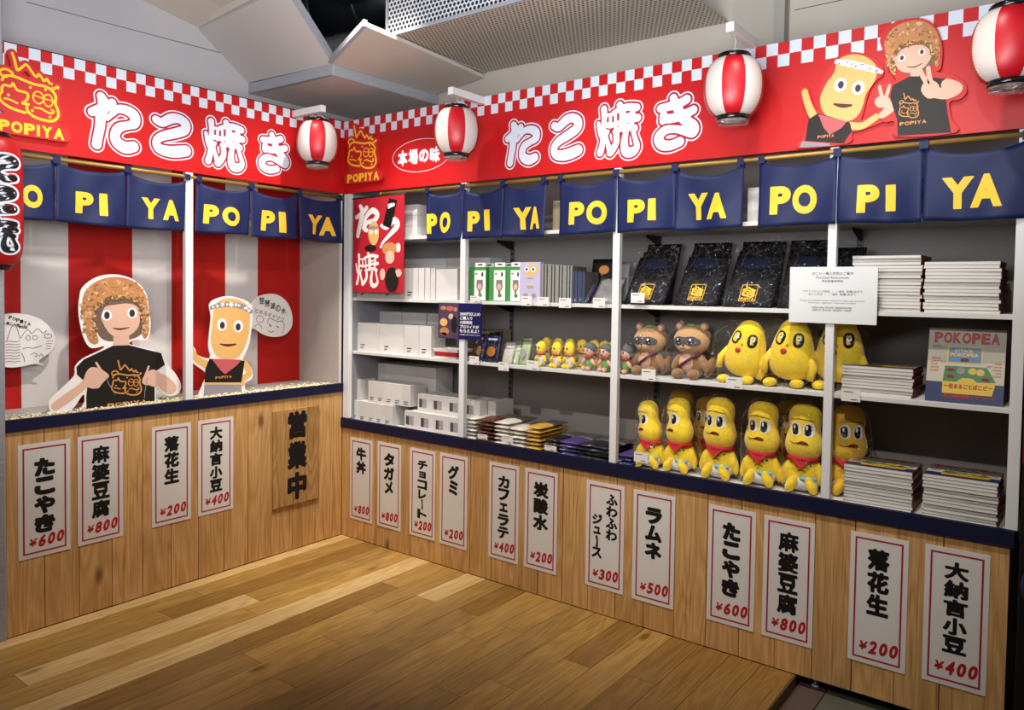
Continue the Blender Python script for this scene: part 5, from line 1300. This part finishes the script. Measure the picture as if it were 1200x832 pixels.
# middle shelf, second bay: hanging packs, badges
m_np = M('pack_navy', '1c1e3c', .4, .3, 40); m_amber = M('print_amber', 'b0752c', .4, .3, 60); m_wp = M('pack_white', 'bdb8b2', .4, .35, 70); m_gp = M('pack_green', 'a9b58a', .4, .4, 60)
def hdr(F_, w, H, t):
    Flat(F_.o, F_.R, F_.U).lay(.007).use(M('header_blue', '24265c', .4)).rect(0, H * .82, w, H).build('header', t); Flat(F_.o, F_.R, F_.U).lay(.0075).use(m_pw).rect(w * .2, H * .87, w * .8, H * .93).build('writing', t)
    Flat(F_.o, F_.R, F_.U).lay(.0065).use(m_amber).oval(w * .5, H * .42, w * .28, H * .2).build('printed_figure', t)
for k in range(7):
    for i, (x0, x1) in enumerate(((555.5, 565), (566, 583))):
        pack('hanging_pack', 'dark purple pack with blue header, %s column, %s from the front' % (('narrow left', 'wide right')[i], ('first', 'second', 'third', 'fourth', 'fifth', 'sixth', 'seventh')[k]), 'pack', 'dark packs with blue headers', x0, x1, 427, .045 + .04 * k, ZBs, .135 + .004 * k, .22, m_np, .010, hdr if k == 0 else None)
for i, (x0, x1, m_, H) in enumerate(((586, 599, m_wp, .085), (599.5, 606, m_gp, .075), (606, 617, m_gp, .115))):
    for k in range(3):
        pack('badge_pack', 'small %s pack, %s from the front' % (('white figure', 'pale green', 'green round badge')[i], ('first', 'second', 'third')[k]), 'pack', 'small packs beside the yellow dolls', x0, x1, 430, .045 + .07 * k, ZBs, H + .012 * k, .3, m_, .012,
             (lambda F_, w, H, t: Flat(F_.o, F_.R, F_.U).lay(.01).use(m_grey).oval(w * .5, H * .5, w * .28, H * .22).build('printed_shape', t)) if i == 2 else None)

# ---- plush dolls
m_py = M('plush_yellow', 'ffd82c', .85, .05, 30, bump=.5, bscale=160, sheen=.4); m_py2 = M('plush_yellow_warm', 'e6b524', .85, .05, 30, bump=.5, bscale=160, sheen=.4)
m_pbr = M('plush_brown', '9a7046', .9, .08, 30, bump=.6, bscale=160, sheen=.5); m_pbl = M('plush_tan', 'c49a6a', .9, .08, 30, bump=.6, bscale=160, sheen=.5)
m_mask = M('plush_grey_mask', '55555a', .85, .05, 20); m_pskin = M('plush_peach', 'dcaf94', .85, .05, 20)
m_ew = M('plush_eye_white', 'efefef', .4, .01, 5); m_eb = M('plush_eye_black', '0c0c12', .25, .02, 5, spec=.6); m_mo = M('plush_mouth', '8c1f22', .6, .05, 9)
m_scarf = M('plush_scarf_red', 'c3202a', .75, .05, 20); m_diap = M('plush_white_cloth', 'd6d8da', .7, .04, 20); m_bb = M('plush_light_blue', '7fb9d2', .7, .05, 20)
m_stitch = M('plush_stitch', '3a2c18', .8); m_hairg = M('plush_grey_hair', '60666a', .85, .1, 30, bump=.5, bscale=120); m_pgreen = M('plush_green', '6fa05a', .8, .06, 20)
m_purple = M('strap_purple', '5a2348', .6, .3, 60); m_lips = M('plush_lips', 'c8304a', .7, .05, 9)
def surf(prof, sy, x, z):      # front surface depth of a squashed lathe at (x, z)
    for (r0, z0), (r1, z1) in zip(prof, prof[1:]):
        if min(z0, z1) <= z <= max(z0, z1):
            r = r0 + (r1 - r0) * ((z - z0) / (z1 - z0) if z1 != z0 else 0); return -math.sqrt(max(r * r - x * x, 1e-8)) * sy
    return 0
def smoothp(P): 
    q = spline([(a, b, 0) for a, b in P], False, 3); return [(max(0.0001, x), z) for x, z, _ in q]
def decal(par, nm, mt, sts, fn, T=None, lift=.0012, cell=.0022):
    """embroidered shape lying on a curved front: strokes in (x, z), fn gives the surface depth"""
    T = T or Matrix.Identity(4)
    F_ = Flat((0, 0, 0), (1, 0, 0), (0, 0, 1)).use(mt); F_.P = lambda u, v, d=0: T @ Vector((u, fn(u, v) - lift, v))
    F_.strokes(sts, cell=cell); F_.N = (T.to_3x3() @ Vector((0, -1, 0))).normalized()
    return F_.build(nm, par)
def ov(x, z, rx, rz, tilt=0):
    if rz <= rx: return [(x - (rx - rz), z, rz), (x + (rx - rz), z, rz)]
    d = rz - rx; return [(x - d * math.sin(tilt), z + d * math.cos(tilt), rx * .92), (x, z, rx), (x + d * math.sin(tilt), z - d * math.cos(tilt), rx * .92)]
def disc(par, nm, mt, x, y, z, rx, rz, th=.004, yaw=0, roll=0):
    T = Matrix.Rotation(yaw, 3, 'Z') @ Matrix.Rotation(roll, 3, 'Y')
    return MB().ell((x, y, z), (rx, th, rz), 14, T=T).build(nm, mt, par)
def seam(par, pts, r=.0014, mt=None, nm='stitching'):
    return MB().tube(pts, r, 5).build(nm, mt or m_stitch, par)
def bag(par, w, d, h, seed, yoff=0, mt=None, top=1.05):
    """crinkled clear bag standing round a doll, gathered at the top"""
    rr = random.Random(seed); b = MB(); n, m = 26, 16; rows = []
    for i in range(m + 1):
        f = i / m; k = (1 - abs(2 * f - 1) ** 3.2) ** .45 if i not in (0, m) else 0.12
        if f > .8: k = k * (.75 + .25 * (1 - (f - .8) / .2))
        if i == m: k = .55
        row = []
        for j in range(n):
            a = 2 * PI * j / n; ca, sa = math.cos(a), math.sin(a)
            e = (abs(ca) ** 3 + abs(sa) ** 3) ** (-1 / 3)
            rad = k * e * (1 + rr.uniform(-.055, .055))
            dd = d if f < .82 else d * (1 - (f - .82) / .18 * .85)
            row.append(b.bm.verts.new((w / 2 * rad * ca, yoff + dd / 2 * rad * sa, max(.001, h * top * f + rr.uniform(-.006, .006)))))
        rows.append(row)
    for i in range(m):
        for j in range(n):
            q = (j + 1) % n; b._f([rows[i][j], rows[i][q], rows[i + 1][q], rows[i + 1][j]], rr.random() < .6)
    b._f(list(reversed(rows[0])))
    return b.build('plastic_bag', mt or m_film, par)
def scarf_doll(label, x, yb, Y, z, s=1.0, yaw=0, look=0, tilt=0, group='yellow dolls with red scarves', bagged=True, seed=1, warm=False):
    X = onR(x, yb, Y)[0]; t = thing('scarf_doll', label, 'soft toy', (X, Y, z), yaw, group)
    my = m_py2 if warm else m_py
    S = Matrix.Scale(s, 4)
    def P(*a): return Vector(a) * s
    b = MB(); b.ell(P(0, .01, .078), P(.072, .050, .078), 20); b.build('body', my, t)
    for sx in (-1, 1):
        MB().ell(P(sx * .066, -.004, .072), P(.020, .023, .052), 12, T=Matrix.Rotation(-sx * .28, 3, 'Y')).build('arm', my, t)
        MB().ell(P(sx * .038, -.050, .036), P(.021, .030, .038), 12, T=Matrix.Rotation(sx * -.45, 3, 'Y')).build('leg', my, t)
    MB().ell(P(0, .0, .036), P(.066, .056, .034), 16).build('nappy', m_diap, t)
    MB().ell(P(.026, -.044, .060), P(.036, .018, .009), 12).build('waistband', m_bb, t)
    prof = smoothp([(.0, .128), (.045, .134), (.066, .158), (.074, .190), (.068, .225), (.060, .255), (.063, .285), (.062, .315), (.050, .340), (.028, .354), (.0, .358)])
    H0 = Vector((0, 0, .13)); T = Matrix.Translation(H0 * s) @ Matrix.Rotation(look, 4, 'Z') @ Matrix.Rotation(tilt, 4, 'Y') @ Matrix.Translation(-H0 * s) @ S
    hd = MB().lathe(prof, 24, sy=.82, T=T).build('head', my, t)
    def onh(x, z, o=0): return T @ Vector((x, surf(prof, .82, x, z) - o, z))
    T3 = Matrix.Rotation(look, 3, 'Z') @ Matrix.Rotation(tilt, 3, 'Y')
    fn = lambda x, z: surf(prof, .82, x, z)
    decal(hd, 'eye_patch', m_ew, [ov(-.028, .258, .020, .030, .05), ov(.022, .258, .022, .031, -.05)], fn, T)
    decal(hd, 'pupil', m_eb, [ov(-.031, .257, .012, .023, .05)], fn, T, .0022); decal(hd, 'pupil', m_eb, [ov(.018, .257, .013, .024, -.05)], fn, T, .0022)
    decal(hd, 'eye_glint', m_ew, [ov(-.034, .266, .0035, .008)], fn, T, .003); decal(hd, 'eye_glint', m_ew, [ov(.014, .267, .004, .009)], fn, T, .003)
    decal(hd, 'brow_seam', m_stitch, [[(-.050, .293, .0008), (-.02, .300, .0014), (.012, .298, .0014), (.044, .291, .0008)]], fn, T, .001, .0014)
    decal(hd, 'mouth', m_mo, [[(-.018, .203, .003), (-.002, .206, .0075), (.014, .203, .006), (.020, .201, .003)]], fn, T, .0016)
    decal(hd, 'smile_line', m_stitch, [[(-.048, .207, .0012), (-.034, .201, .0014), (-.016, .205, .0014), (.020, .204, .0010)]], fn, T, .0026, .0014)
    b = MB(); b.lathe([(.040, .124), (.060, .128), (.064, .138), (.058, .148), (.040, .150)], 20, sy=.86, T=S); b.build('scarf', m_scarf, t)
    b = MB(); b.hexa([P(-.040, -.046, .142), P(.030, -.046, .142), P(.028, -.038, .142), P(-.038, -.038, .142), P(-.044, -.050, .140), P(.032, -.050, .140), P(-.002, -.064, .098), P(-.004, -.064, .098)])
    MB().poly([P(-.046, -.049, .140), P(.036, -.049, .140), P(-.004, -.061, .100)]).build('scarf_point', m_scarf, t); b.bm.free()
    bf = lambda x, z: .01 - .050 * math.sqrt(max(.05, 1 - (x / .072) ** 2 - ((z - .078) / .078) ** 2))
    decal(t, 'belly_stitching', m_stitch, [[(-.024, .106, .0013), (-.014, .115, .0013), (-.009, .111, .0013)]], bf, S, .001, .0014)
    decal(t, 'belly_stitching', m_stitch, [[(.004, .116, .0013), (.013, .106, .0013), (.018, .103, .0013)]], bf, S, .001, .0014)
    decal(t, 'belly_stitching', m_stitch, [[(-.018, .086, .0013), (-.004, .092, .0013), (.014, .086, .0013)]], bf, S, .001, .0014)
    decal(t, 'belly_mark', m_stitch, [ov(.030, .112, .0045, .005)], bf, S, .001, .0014)
    if bagged: bag(t, .168 * s, .165 * s, .36 * s, seed, -.005 * s)
    return t
for i, (x, yb, Yd, s, yaw, look, tilt) in enumerate(((763, 541, .115, .85, .05, -.55, -.20), (797, 550, .12, .92, .0, -.45, -.10), (843, 556, .12, .98, .05, -.10, .0), (892, 566, .125, .98, .1, -.05, .02), (941, 573, .13, 1.0, .15, .0, .02))):
    scarf_doll('yellow doll with red scarf in a clear bag, %s on the bottom shelf' % ORD[i], x, yb - 14, Yd, zc, s, yaw, look, tilt, seed=20 + i)
scarf_doll('yellow scarf doll half hidden behind the second and third dolls', 829, 520, .30, zc, .9, .1, -.1, 0, seed=31, warm=True)
scarf_doll('yellow scarf doll standing right of the third post', 993, 555, .20, zc, 1.0, .35, .2, 0, seed=32, warm=True)
scarf_doll('yellow scarf doll behind the rightmost dolls', 925, 530, .32, zc, .95, .1, 0, 0, seed=33, warm=True)
scarf_doll('yellow scarf doll at the back behind the leftmost dolls', 798, 505, .32, zc, .95, .1, 0, 0, seed=34, warm=True)

def egg_doll(label, x, yb, Y, z, s, yaw, tilt, seed):
    X = onR(x, yb, Y)[0]; t = thing('egg_doll', label, 'soft toy', (X, Y, z), yaw, 'big yellow egg-shaped dolls')
    T = Matrix.Translation((0, 0, .03 * s)) @ Matrix.Rotation(tilt, 4, 'Y') @ Matrix.Rotation(.12, 4, 'X') @ Matrix.Scale(s, 4)
    prof = smoothp([(.0, .0), (.05, .006), (.080, .035), (.088, .080), (.080, .130), (.066, .180), (.050, .215), (.026, .238), (.0, .243)])
    bd = MB().lathe(prof, 26, sy=.66, T=T).build('body', m_py, t)
    def on(x, z, o=0): return T @ Vector((x, surf(prof, .66, x, z) - o, z))
    fn = lambda x, z: surf(prof, .66, x, z)
    for x0, tl in ((-.040, -.35), (.030, .08)):
        decal(bd, 'eye', m_eb, [ov(x0, .168, .0195, .030, tl)], fn, T); decal(bd, 'pupil', m_ew, [ov(x0 + .002, .173, .0085, .0086)], fn, T, .0024)
        decal(bd, 'pupil_dot', m_eb, [ov(x0 + .001, .176, .003, .0032)], fn, T, .0034, .0014)
    MB().ell(T @ Vector((-.018, fn(-.018, .120) - .001, .120)), Vector((.013, .007, .011)) * s, 12).build('mouth', m_lips, bd)
    MB().ell(T @ Vector((-.008, fn(-.008, .148) - .002, .148)), Vector((.006, .006, .007)) * s, 8).build('nose', m_py2, bd)
    for sx in (-1, 1):
        MB().tube([T @ Vector((sx * .074, -.01, .105)), T @ Vector((sx * .094, -.03, .065)), T @ Vector((sx * .088, -.045, .020))], [.014 * s, .014 * s, .013 * s], 10).build('arm', m_py, t)
        MB().ell(Vector((sx * .052 - .01, -.045, .018)) * s, Vector((.026, .034, .018)) * s, 12).build('foot', m_py, t)
    bag(t, .22 * s, .19 * s, .255 * s, seed, -.005)
    return t
egg_doll('yellow egg-shaped doll in a clear bag, left of the pair on the middle shelf', 869, 440, .115, ZBs, 1.0, .0, .22, 41)
egg_doll('yellow egg-shaped doll in a clear bag, second on the middle shelf', 925, 448, .12, ZBs, 1.04, .0, .12, 42)
egg_doll('yellow egg-shaped doll half hidden by the third post', 982, 450, .16, ZBs, 1.06, .15, .05, 43)
egg_doll('yellow egg-shaped doll at the back behind the others', 925, 428, .31, ZBs, 1.0, .1, .1, 44)

def raccoon(label, x, yb, Y, z, s, yaw, seed):
    X = onR(x, yb, Y)[0]; t = thing('raccoon_doll', label, 'soft toy', (X, Y, z), yaw, 'brown raccoon dog dolls')
    P = lambda *a: Vector(a) * s
    MB().ell(P(0, .012, .062), P(.058, .046, .062), 18).build('body', m_pbr, t)
    MB().ell(P(-.010, -.014, .064), P(.040, .028, .042), 14).build('belly', m_pskin, t)
    hd = MB().ell(P(0, 0, .158), P(.078, .058, .062), 24).build('head', m_pbl, t)
    MB().ell(P(0, .010, .176), P(.077, .055, .048), 22).build('crown', m_pbr, hd)
    hf = lambda x, z: -.058 * math.sqrt(max(.02, 1 - (x / .078) ** 2 - ((z - .158) / .062) ** 2)); S4 = Matrix.Scale(s, 4)
    decal(hd, 'mask', m_mask, [[(-.052, .155, .013), (-.034, .157, .019), (-.006, .160, .014), (.026, .158, .020), (.046, .156, .014)]], hf, S4, .0022)
    for x0 in (-.034, .024):
        decal(hd, 'eye', m_eb, [ov(x0, .158, .0105, .014)], hf, S4, .0034); decal(hd, 'eye_glint', m_ew, [ov(x0 - .002, .164, .0045, .006)], hf, S4, .0044, .0014)
        decal(hd, 'eye_glint', m_ew, [ov(x0 + .003, .150, .0024, .0026)], hf, S4, .0044, .0014)
    MB().ell(P(-.008, -.050, .130), P(.026, .011, .013), 12).build('muzzle', m_pbl, hd); MB().ell(P(-.008, -.062, .140), P(.0055, .004, .0035), 8).build('nose', m_eb, hd)
    seam(hd, [P(-.020, -.0605, .130), P(-.014, -.0615, .127), P(-.009, -.062, .130), P(-.004, -.0615, .127), P(.002, -.0605, .130)], .001 * s)
    for sx in (-1, 1):
        e = MB().ell(P(sx * .055, .0, .215), P(.020, .012, .020), 14).build('ear', m_pbr, hd); MB().ell(P(sx * .055, -.008, .215), P(.013, .007, .013), 12).build('inner_ear', m_pskin, e)
        MB().ell(P(sx * .060, -.010, .066), P(.018, .020, .040), 12, T=Matrix.Rotation(-sx * .5, 3, 'Y')).build('arm', m_pbr, t)
        MB().ell(P(sx * .036, -.052, .022), P(.023, .032, .022), 12).build('leg', m_pbr, t)
    MB().tube([P(.048, -.020, .104), P(.020, -.047, .088), P(-.015, -.050, .064), P(-.048, -.034, .036)], .006 * s, 6).build('strap', m_purple, t)
    MB().ell(P(.0, -.01, .222), P(.022, .012, .006), 10).build('leaf', m_pgreen, hd)
    MB().ell(P(.075, .02, .05), P(.022, .02, .045), 12, T=Matrix.Rotation(.4, 3, 'Y')).build('tail', m_pbr, t)
    bag(t, .20 * s, .165 * s, .23 * s, seed, -.005); return t
raccoon('brown raccoon dog doll with purple strap in a clear bag, left one', 761, 432, .115, ZBs, 1.0, -.05, 51)
raccoon('brown raccoon dog doll with purple strap in a clear bag, right one', 810, 436, .115, ZBs, 1.06, -.05, 52)
raccoon('brown raccoon dog doll in the row behind the two front ones', 812, 420, .32, ZBs, 1.0, 0, 53)

def mini(label, x, yb, Y, z, s, kind, yaw, tilt, seed, group):
    X = onR(x, yb, Y)[0]; t = thing('small_doll', label, 'soft toy', (X, Y, z), yaw, group); P = lambda *a: Vector(a) * s
    R3 = Matrix.Rotation(tilt, 3, 'Y')
    c = {'y': m_py, 'g': m_pskin}[kind]
    MB().ell(P(0, .005, .036), P(.026, .020, .034), 14).build('body', m_diap if kind == 'y' else m_pgreen, t)
    hd = MB().ell(P(0, 0, .092), P(.029, .024, .036) if kind == 'y' else P(.031, .026, .029), 18, T=R3).build('head', c, t)
    for x0 in (-.012, .009):
        MB().ell(P(x0, -.0235, .096), P(.0042, .003, .006), 8).build('eye', m_eb, hd)
    MB().ell(P(-.002, -.0245, .080), P(.006, .003, .0022), 8).build('mouth', m_mo, hd)
    MB().lathe([(.016, .058), (.022, .060), (.023, .064), (.016, .067)], 14, T=Matrix.Scale(s, 4)).build('scarf', m_scarf, t)
    if kind == 'g': MB().ell(P(.002, .006, .104), P(.035, .029, .028), 18).build('hair', m_hairg, hd)
    for sx in (-1, 1):
        MB().ell(P(sx * .030, -.004, .042), P(.009, .011, .020), 10, T=Matrix.Rotation(-sx * .7, 3, 'Y')).build('arm', c, t)
        MB().ell(P(sx * .014, -.020, .012), P(.011, .016, .011), 10).build('leg', c, t)
    bag(t, .085 * s, .07 * s, .13 * s, seed); return t
for i, (x, Yd, s, tl) in enumerate(((634, .075, .92, .15), (652, .075, .92, .25), (667, .075, .95, .0))):
    mini('small yellow doll with white body in a bag, %s in the front row' % ORD[i], x, 428 + i, Yd, ZBs, s * 1.08, 'y', -.3, tl, 60 + i, 'small yellow dolls')
for i, x in enumerate((640, 654, 668, 682, 696, 708, 718)):
    mini('small yellow doll in the row behind the front dolls, %s' % ORD[i], x, 423 + i, .20, ZBs, 1.08, 'y', -.4 + .1 * i, .0, 70 + i, 'small yellow dolls')
for i, (x, yb) in enumerate(((690, 433), (709, 435), (732, 436))):
    mini('small doll with grey hair and green suit, %s' % ORD[i], x, yb, .07, ZBs, 1.02, 'g', -.2, .1 * (1 - i), 80 + i, 'small grey-haired dolls')
mini('small grey-haired doll in the row behind, beside the second post', 735, 430, .17, ZBs, 1.0, 'g', 0, 0, 84, 'small grey-haired dolls')

# ---- soft packs lying in piles on the counter
m_sb = M('snack_brown', '5a2a1a', .35, .6, 60, spec=.6); m_sw = M('snack_white', 'e2dbd0', .3, .22, 50, spec=.6); m_sy = M('snack_yellow', 'd0a43c', .35, .25, 50, spec=.6)
m_dk = M('snack_dark', '1f1c22', .3, .5, 50, spec=.6); m_pu = M('snack_purple', '4a3c78', .3, .3, 50, spec=.6); m_pb = M('snack_blue', '34407f', .3, .3, 50, spec=.6)
m_gf = M('grey_flat_film', '77736f', .3, .2, 20, spec=.6)
def pillow(label, group, x0, x1, Y, D, z, th, mat, seed, front=None):
    u0 = onR(x0, 505, Y)[0]; u1 = onR(x1, 505, Y)[0]; w = u1 - u0; rr = random.Random(seed)
    t = thing('snack_pack', label, 'pack', (u0, Y, z), group=group); b = MB(); N, Mm = 9, 7; V = {}
    off = rr.uniform(0, 9)
    for s in (0, 1):
        for i in range(N + 1):
            for j in range(Mm + 1):
                a, c = i / N, j / Mm; k = ((4 * a * (1 - a)) ** .35 * min(.55 + c * 2.2, 1) * (1 - c ** 6) ** .35) if 0 < i < N and j < Mm else 0
                zz = th * .5 + (1 if s else -1) * th * .48 * k + noise.noise(Vector((a * 5 + off, c * 4, s))) * th * .22 * (1 if s else 0)
                V[s, i, j] = b.bm.verts.new((a * w, c * D + rr.uniform(-.004, .004) * (j == 0), max(0, zz)))
    for s in (0, 1):
        for i in range(N):
            for j in range(Mm):
                b.use(mat if (j < 3 or front is None) else front); b._f([V[s, i, j], V[s, i + 1, j], V[s, i + 1, j + 1], V[s, i, j + 1]], rr.random() < .5)
    b.use(mat)
    for i in range(N):      # bulging front end
        m0 = [b.bm.verts.new(((V[0, q, 0].co.x), -.006 + rr.uniform(-.003, .002), (V[0, q, 0].co.z + V[1, q, 0].co.z) / 2)) for q in (i, i + 1)]
        b._f([V[0, i, 0], V[0, i + 1, 0], m0[1], m0[0]]); b._f([m0[0], m0[1], V[1, i + 1, 0], V[1, i, 0]])
    b.build('pack', None, t, weld=1e-5)
    f = MB(); V = {}
    for i in range(9):
        for j in range(4):
            V[i, j] = f.bm.verts.new((i / 8 * w, -.013 + .016 * j / 3 * (j > 0) + rr.uniform(-.003, .003), max(.001, th * (.15 + .85 * j / 3) + rr.uniform(-.003, .003))))
    for i in range(8):
        for j in range(3): f._f([V[i, j], V[i + 1, j], V[i + 1, j + 1], V[i, j + 1]])
    f.build('plastic_film', m_filmd, t); return t
for (nm, x0, x1, m_, n) in (('white and clear', 546, 558, m_sw, 6), ('dark brown', 558.5, 579, m_sb, 6), ('white', 579.5, 597, m_sw, 6), ('pale', 597.5, 616, m_sw, 5), ('yellow', 616.5, 634, m_sy, 6)):
    for k in range(n):
        pillow('%s snack pack, %s from below in its pile on the counter' % (nm, UPW[k]), 'snack packs piled on the counter', x0, x1, .045 + .004 * (k % 2), .26, zc + .0205 * k, .021, m_, int(x0) * 10 + k, m_gf if k == n - 1 else None)
for (nm, x0, x1, m_, n) in (('dark speckled', 639, 655, m_dk, 4), ('dark purple', 655.5, 677, m_pu, 4), ('black', 677.5, 716, m_dk, 4), ('purple and black', 723, 741, m_pu, 3)):
    for k in range(n):
        pillow('%s flat pack, %s from below in its pile beside the second post' % (nm, UPW[k]), 'dark flat packs piled on the counter', x0, x1, .045 + .005 * (k % 2), .28, zc + .0185 * k, .0195, m_ if not (m_ is m_pu and k == 0) else m_pb, int(x0) * 10 + k, m_gf if k == n - 1 else None)

# ---- magazines
m_pages = M('magazine_pages', 'd8d5cf', .6, .05, 40); m_spine = M('magazine_spine', '7c2422', .5, .2, 30); m_cov = M('magazine_cover', '8f8d86', .4, .06, 12); m_cred = M('cover_red', 'a81f24', .45, .05, 9)
m_cnavy = M('cover_navy', '23305c', .4, .08, 12); m_cyel = M('cover_yellow', 'd2b23a', .4, .06, 12); m_cgreen = M('cover_green', '3f7a4a', .4, .08, 12); m_cblue = M('cover_blue', '4a7aa8', .4, .08, 12)
MW, MD, MT = .275, .205, .0125
def cover_art(par, org, R, Uv, w, h, full=True):
    F = lambda d: Flat(org, R, Uv).lay(d)
    F(.0004).use(m_cnavy).rect(0, 0, w, h * .27).build('cover_band', par)
    F(.0004).use(M('cover_cream', 'bfb9a4', .4, .04, 8)).rect(0, h * .27, w, h * .55).build('cover_panel', par)
    wd = 'POKOPEA'; u = w * .07
    for c in wd:
        du = w * .86 / 7; F(.0006).use(m_cred).text(c, u + du * .04, h * .80, u + du * .97, h * .95, .07).build('title_letter', par); u += du
    F(.0008).use(m_cyel).rect(w * .26, h * .53, w * .72, h * .76).build('picture_frame', par); F(.0012).use(m_cblue).rect(w * .28, h * .545, w * .70, h * .745).build('picture', par)
    F(.0016).use(m_cyel).text('ATTACK', w * .35, h * .68, w * .60, h * .725, .05).text('POKOPEA', w * .30, h * .62, w * .67, h * .67, .05).build('picture_writing', par)
    F(.0016).use(m_brown).rect(w * .44, h * .555, w * .54, h * .60).build('picture_detail', par)
    F(.0010).use(m_cgreen).poly([(w * .22, h * .27), (w * .24, h * .49), (w * .78, h * .49), (w * .90, h * .30), (w * .22, h * .27)][:4]).build('green_shape', par)
    F(.0014).use(m_cyel).poly([(w * .22, h * .28), (w * .40, h * .28), (w * .47, h * .335), (w * .60, h * .335), (w * .68, h * .28), (w * .90, h * .30), (w * .86, h * .12), (w * .22, h * .12)]).build('yellow_shape', par)
    for x, y, m_ in ((.45, .43, m_grey), (.60, .43, m_cyel), (.70, .42, m_skin2), (.32, .44, m_mo), (.32, .35, m_mo), (.77, .33, m_mo)):
        F(.0018).use(m_).oval(w * x, h * y, w * .055, h * (.045 if m_ is not m_mo else .022), 14).build('printed_shape', par)
    F(.0018).use(m_cred).text('一冊まるごとぽこピー', w * .24, h * .185, w * .86, h * .255, .04).text('百万部突破レビュー!!', w * .24, h * .06, w * .90, h * .115, .04).build('cover_writing', par)
    for s_, y in (('MAGAZINE', .755), ('FOR THE YOUTH', .73)): F(.0006).use(m_ink).text(s_, w * .06, h * y, w * (.06 + .014 * len(s_)), h * (y + .016)).build('cover_writing', par)
    for i, s_ in enumerate(('TRAVEL', 'LIFESTYLE', 'FOOD', 'MOVIE', 'MUSIC')): F(.0006).use(m_cred).text(s_, w * .05, h * (.575 - .042 * i), w * (.05 + .022 * len(s_)), h * (.60 - .042 * i), .02).build('cover_writing', par)
    for i, s_ in enumerate(('IDEA', 'BEST SHOP', 'TRAVEL', 'CAFE', 'COFFEE')): F(.0006).use(m_cred).text(s_, w * (.96 - .02 * len(s_)), h * (.535 - .042 * i), w * .96, h * (.56 - .042 * i), .02).build('cover_writing', par)
proto = None
def magazine(loc, rz, label, group, art=False, w=MW, th=MT):
    global proto
    if proto is None:
        t = thing('magazine', label, 'magazine', loc, rz, group)
        MB().box(0, .001, .0006, MW - .002, MD - .001, MT - .0006).build('pages', m_pages, t)
        b = MB(); b.box(0, 0, 0, MW, MD, .0006); b.box(0, 0, MT - .0006, MW, MD, MT); b.build('cover', m_cov, t)
        MB().box(MW - .0006, 0, 0, MW + .0004, MD, MT).build('spine', m_spine, t); proto = t
    else:
        t = copy_tree(proto); t.location = loc; t.rotation_euler = (0, 0, rz); t['label'] = label; t['group'] = group
    t.scale = (w / MW, 1, th / MT)
    return t
rr = random.Random(11)
def stack(x0, x1, ymid, Y, z, n, where, group, th=MT, art=True):
    u0 = onR(x0, ymid, Y)[0]; u1 = onR(x1, ymid, Y)[0]; w = u1 - u0 - .004; zz = z
    for k in range(n):
        top = k == n - 1; dx = rr.uniform(-.003, .004); tt = th * rr.uniform(.94, 1.0)
        q = n - k; sf = 'th' if 10 <= q % 100 <= 20 else {1: 'st', 2: 'nd', 3: 'rd'}.get(q % 10, 'th')
        lb = ('topmost magazine of the %s' % where) if top else '%d%s magazine down in the %s' % (q, sf, where)
        m = magazine((u0 + dx, Y + rr.uniform(-.003, .004), zz), rr.uniform(-.012, .012), lb, group, w=w, th=tt)
        if top and art:
            m.scale = (1, 1, 1)
            for ch in list(m.children): ch.data = ch.data.copy(); ch.data.transform(Matrix.Diagonal((w / MW, 1, tt / MT, 1)))
            cover_art(m, (0, 0, tt + .0001), (1, 0, 0), (0, 1, 0), w, MD)
        zz += tt + .0003
stack(999, 1081, 335, .07, ZA, 17, 'left stack on the upper shelf by the notice', 'magazines stacked on the upper shelf', .0123, False)
stack(1083, 1174, 337, .07, ZA, 15, 'right stack on the upper shelf at the right end', 'magazines stacked on the upper shelf', .0122, False)
stack(986, 1071, 455, .07, ZBs, 9, 'stack on the middle shelf beside the standing magazine', 'magazines stacked on the middle shelf', .0122)
stack(989, 1071, 565, .05, zc, 12, 'left stack on the bottom shelf', 'magazines stacked on the bottom shelf', .0128)
stack(1081, 1171, 580, .05, zc, 13, 'right stack on the bottom shelf', 'magazines stacked on the bottom shelf', .0122)
# standing copy
A_ = Vector((onR(1083.5, 470, .06)[0], .06, ZBs + .001)); B_ = onR(1175, 478, .06)[0]; w = B_ - A_.x; Hh = w * 1.12
t = thing('standing_magazine', 'magazine with red title POKOPEA standing face out on the middle shelf', 'magazine', tuple(A_), .0)
T = Matrix.Rotation(-.24, 4, 'X')
MB().box(.001, .001, .001, w - .002, .013, Hh - .001, T=T).build('pages', m_pages, t)
b = MB(); b.box(0, 0, 0, w, .001, Hh, T=T); b.box(0, .013, 0, w, .014, Hh, T=T); b.build('cover', M('cover_grey_front', 'a5a193', .4, .05, 8), t); MB().box(w, 0, 0, w + .001, .014, Hh, T=T).build('spine', m_spine, t)
up_ = T.to_3x3() @ Vector((0, 0, 1)); cover_art(t, T @ Vector((0, -.0002, 0)), (1, 0, 0), up_, w, Hh)
# small stand behind it
MB().box(w * .3, .035, 0, w * .7, .08, .05).build('book_support', m_clear, t)

# dark standing display cut by the right edge
t = thing('dark_floor_display', 'dark floor display with a blue bulge cut by the right edge of the photo', 'display', (3.43, -.05, -.045))
MB().box(0, 0, 0, .30, .35, 1.55).build('body', m_black, t, bevel=.004)
MB().ell((.06, -.005, .60), (.055, .03, .08), 16).build('blue_bulge', M('display_blue', '12205a', .5), t)
MB().box(-.001, -.004, 1.0, .02, .0, 1.50).build('red_edge', M('display_red', '7c1218', .5), t)
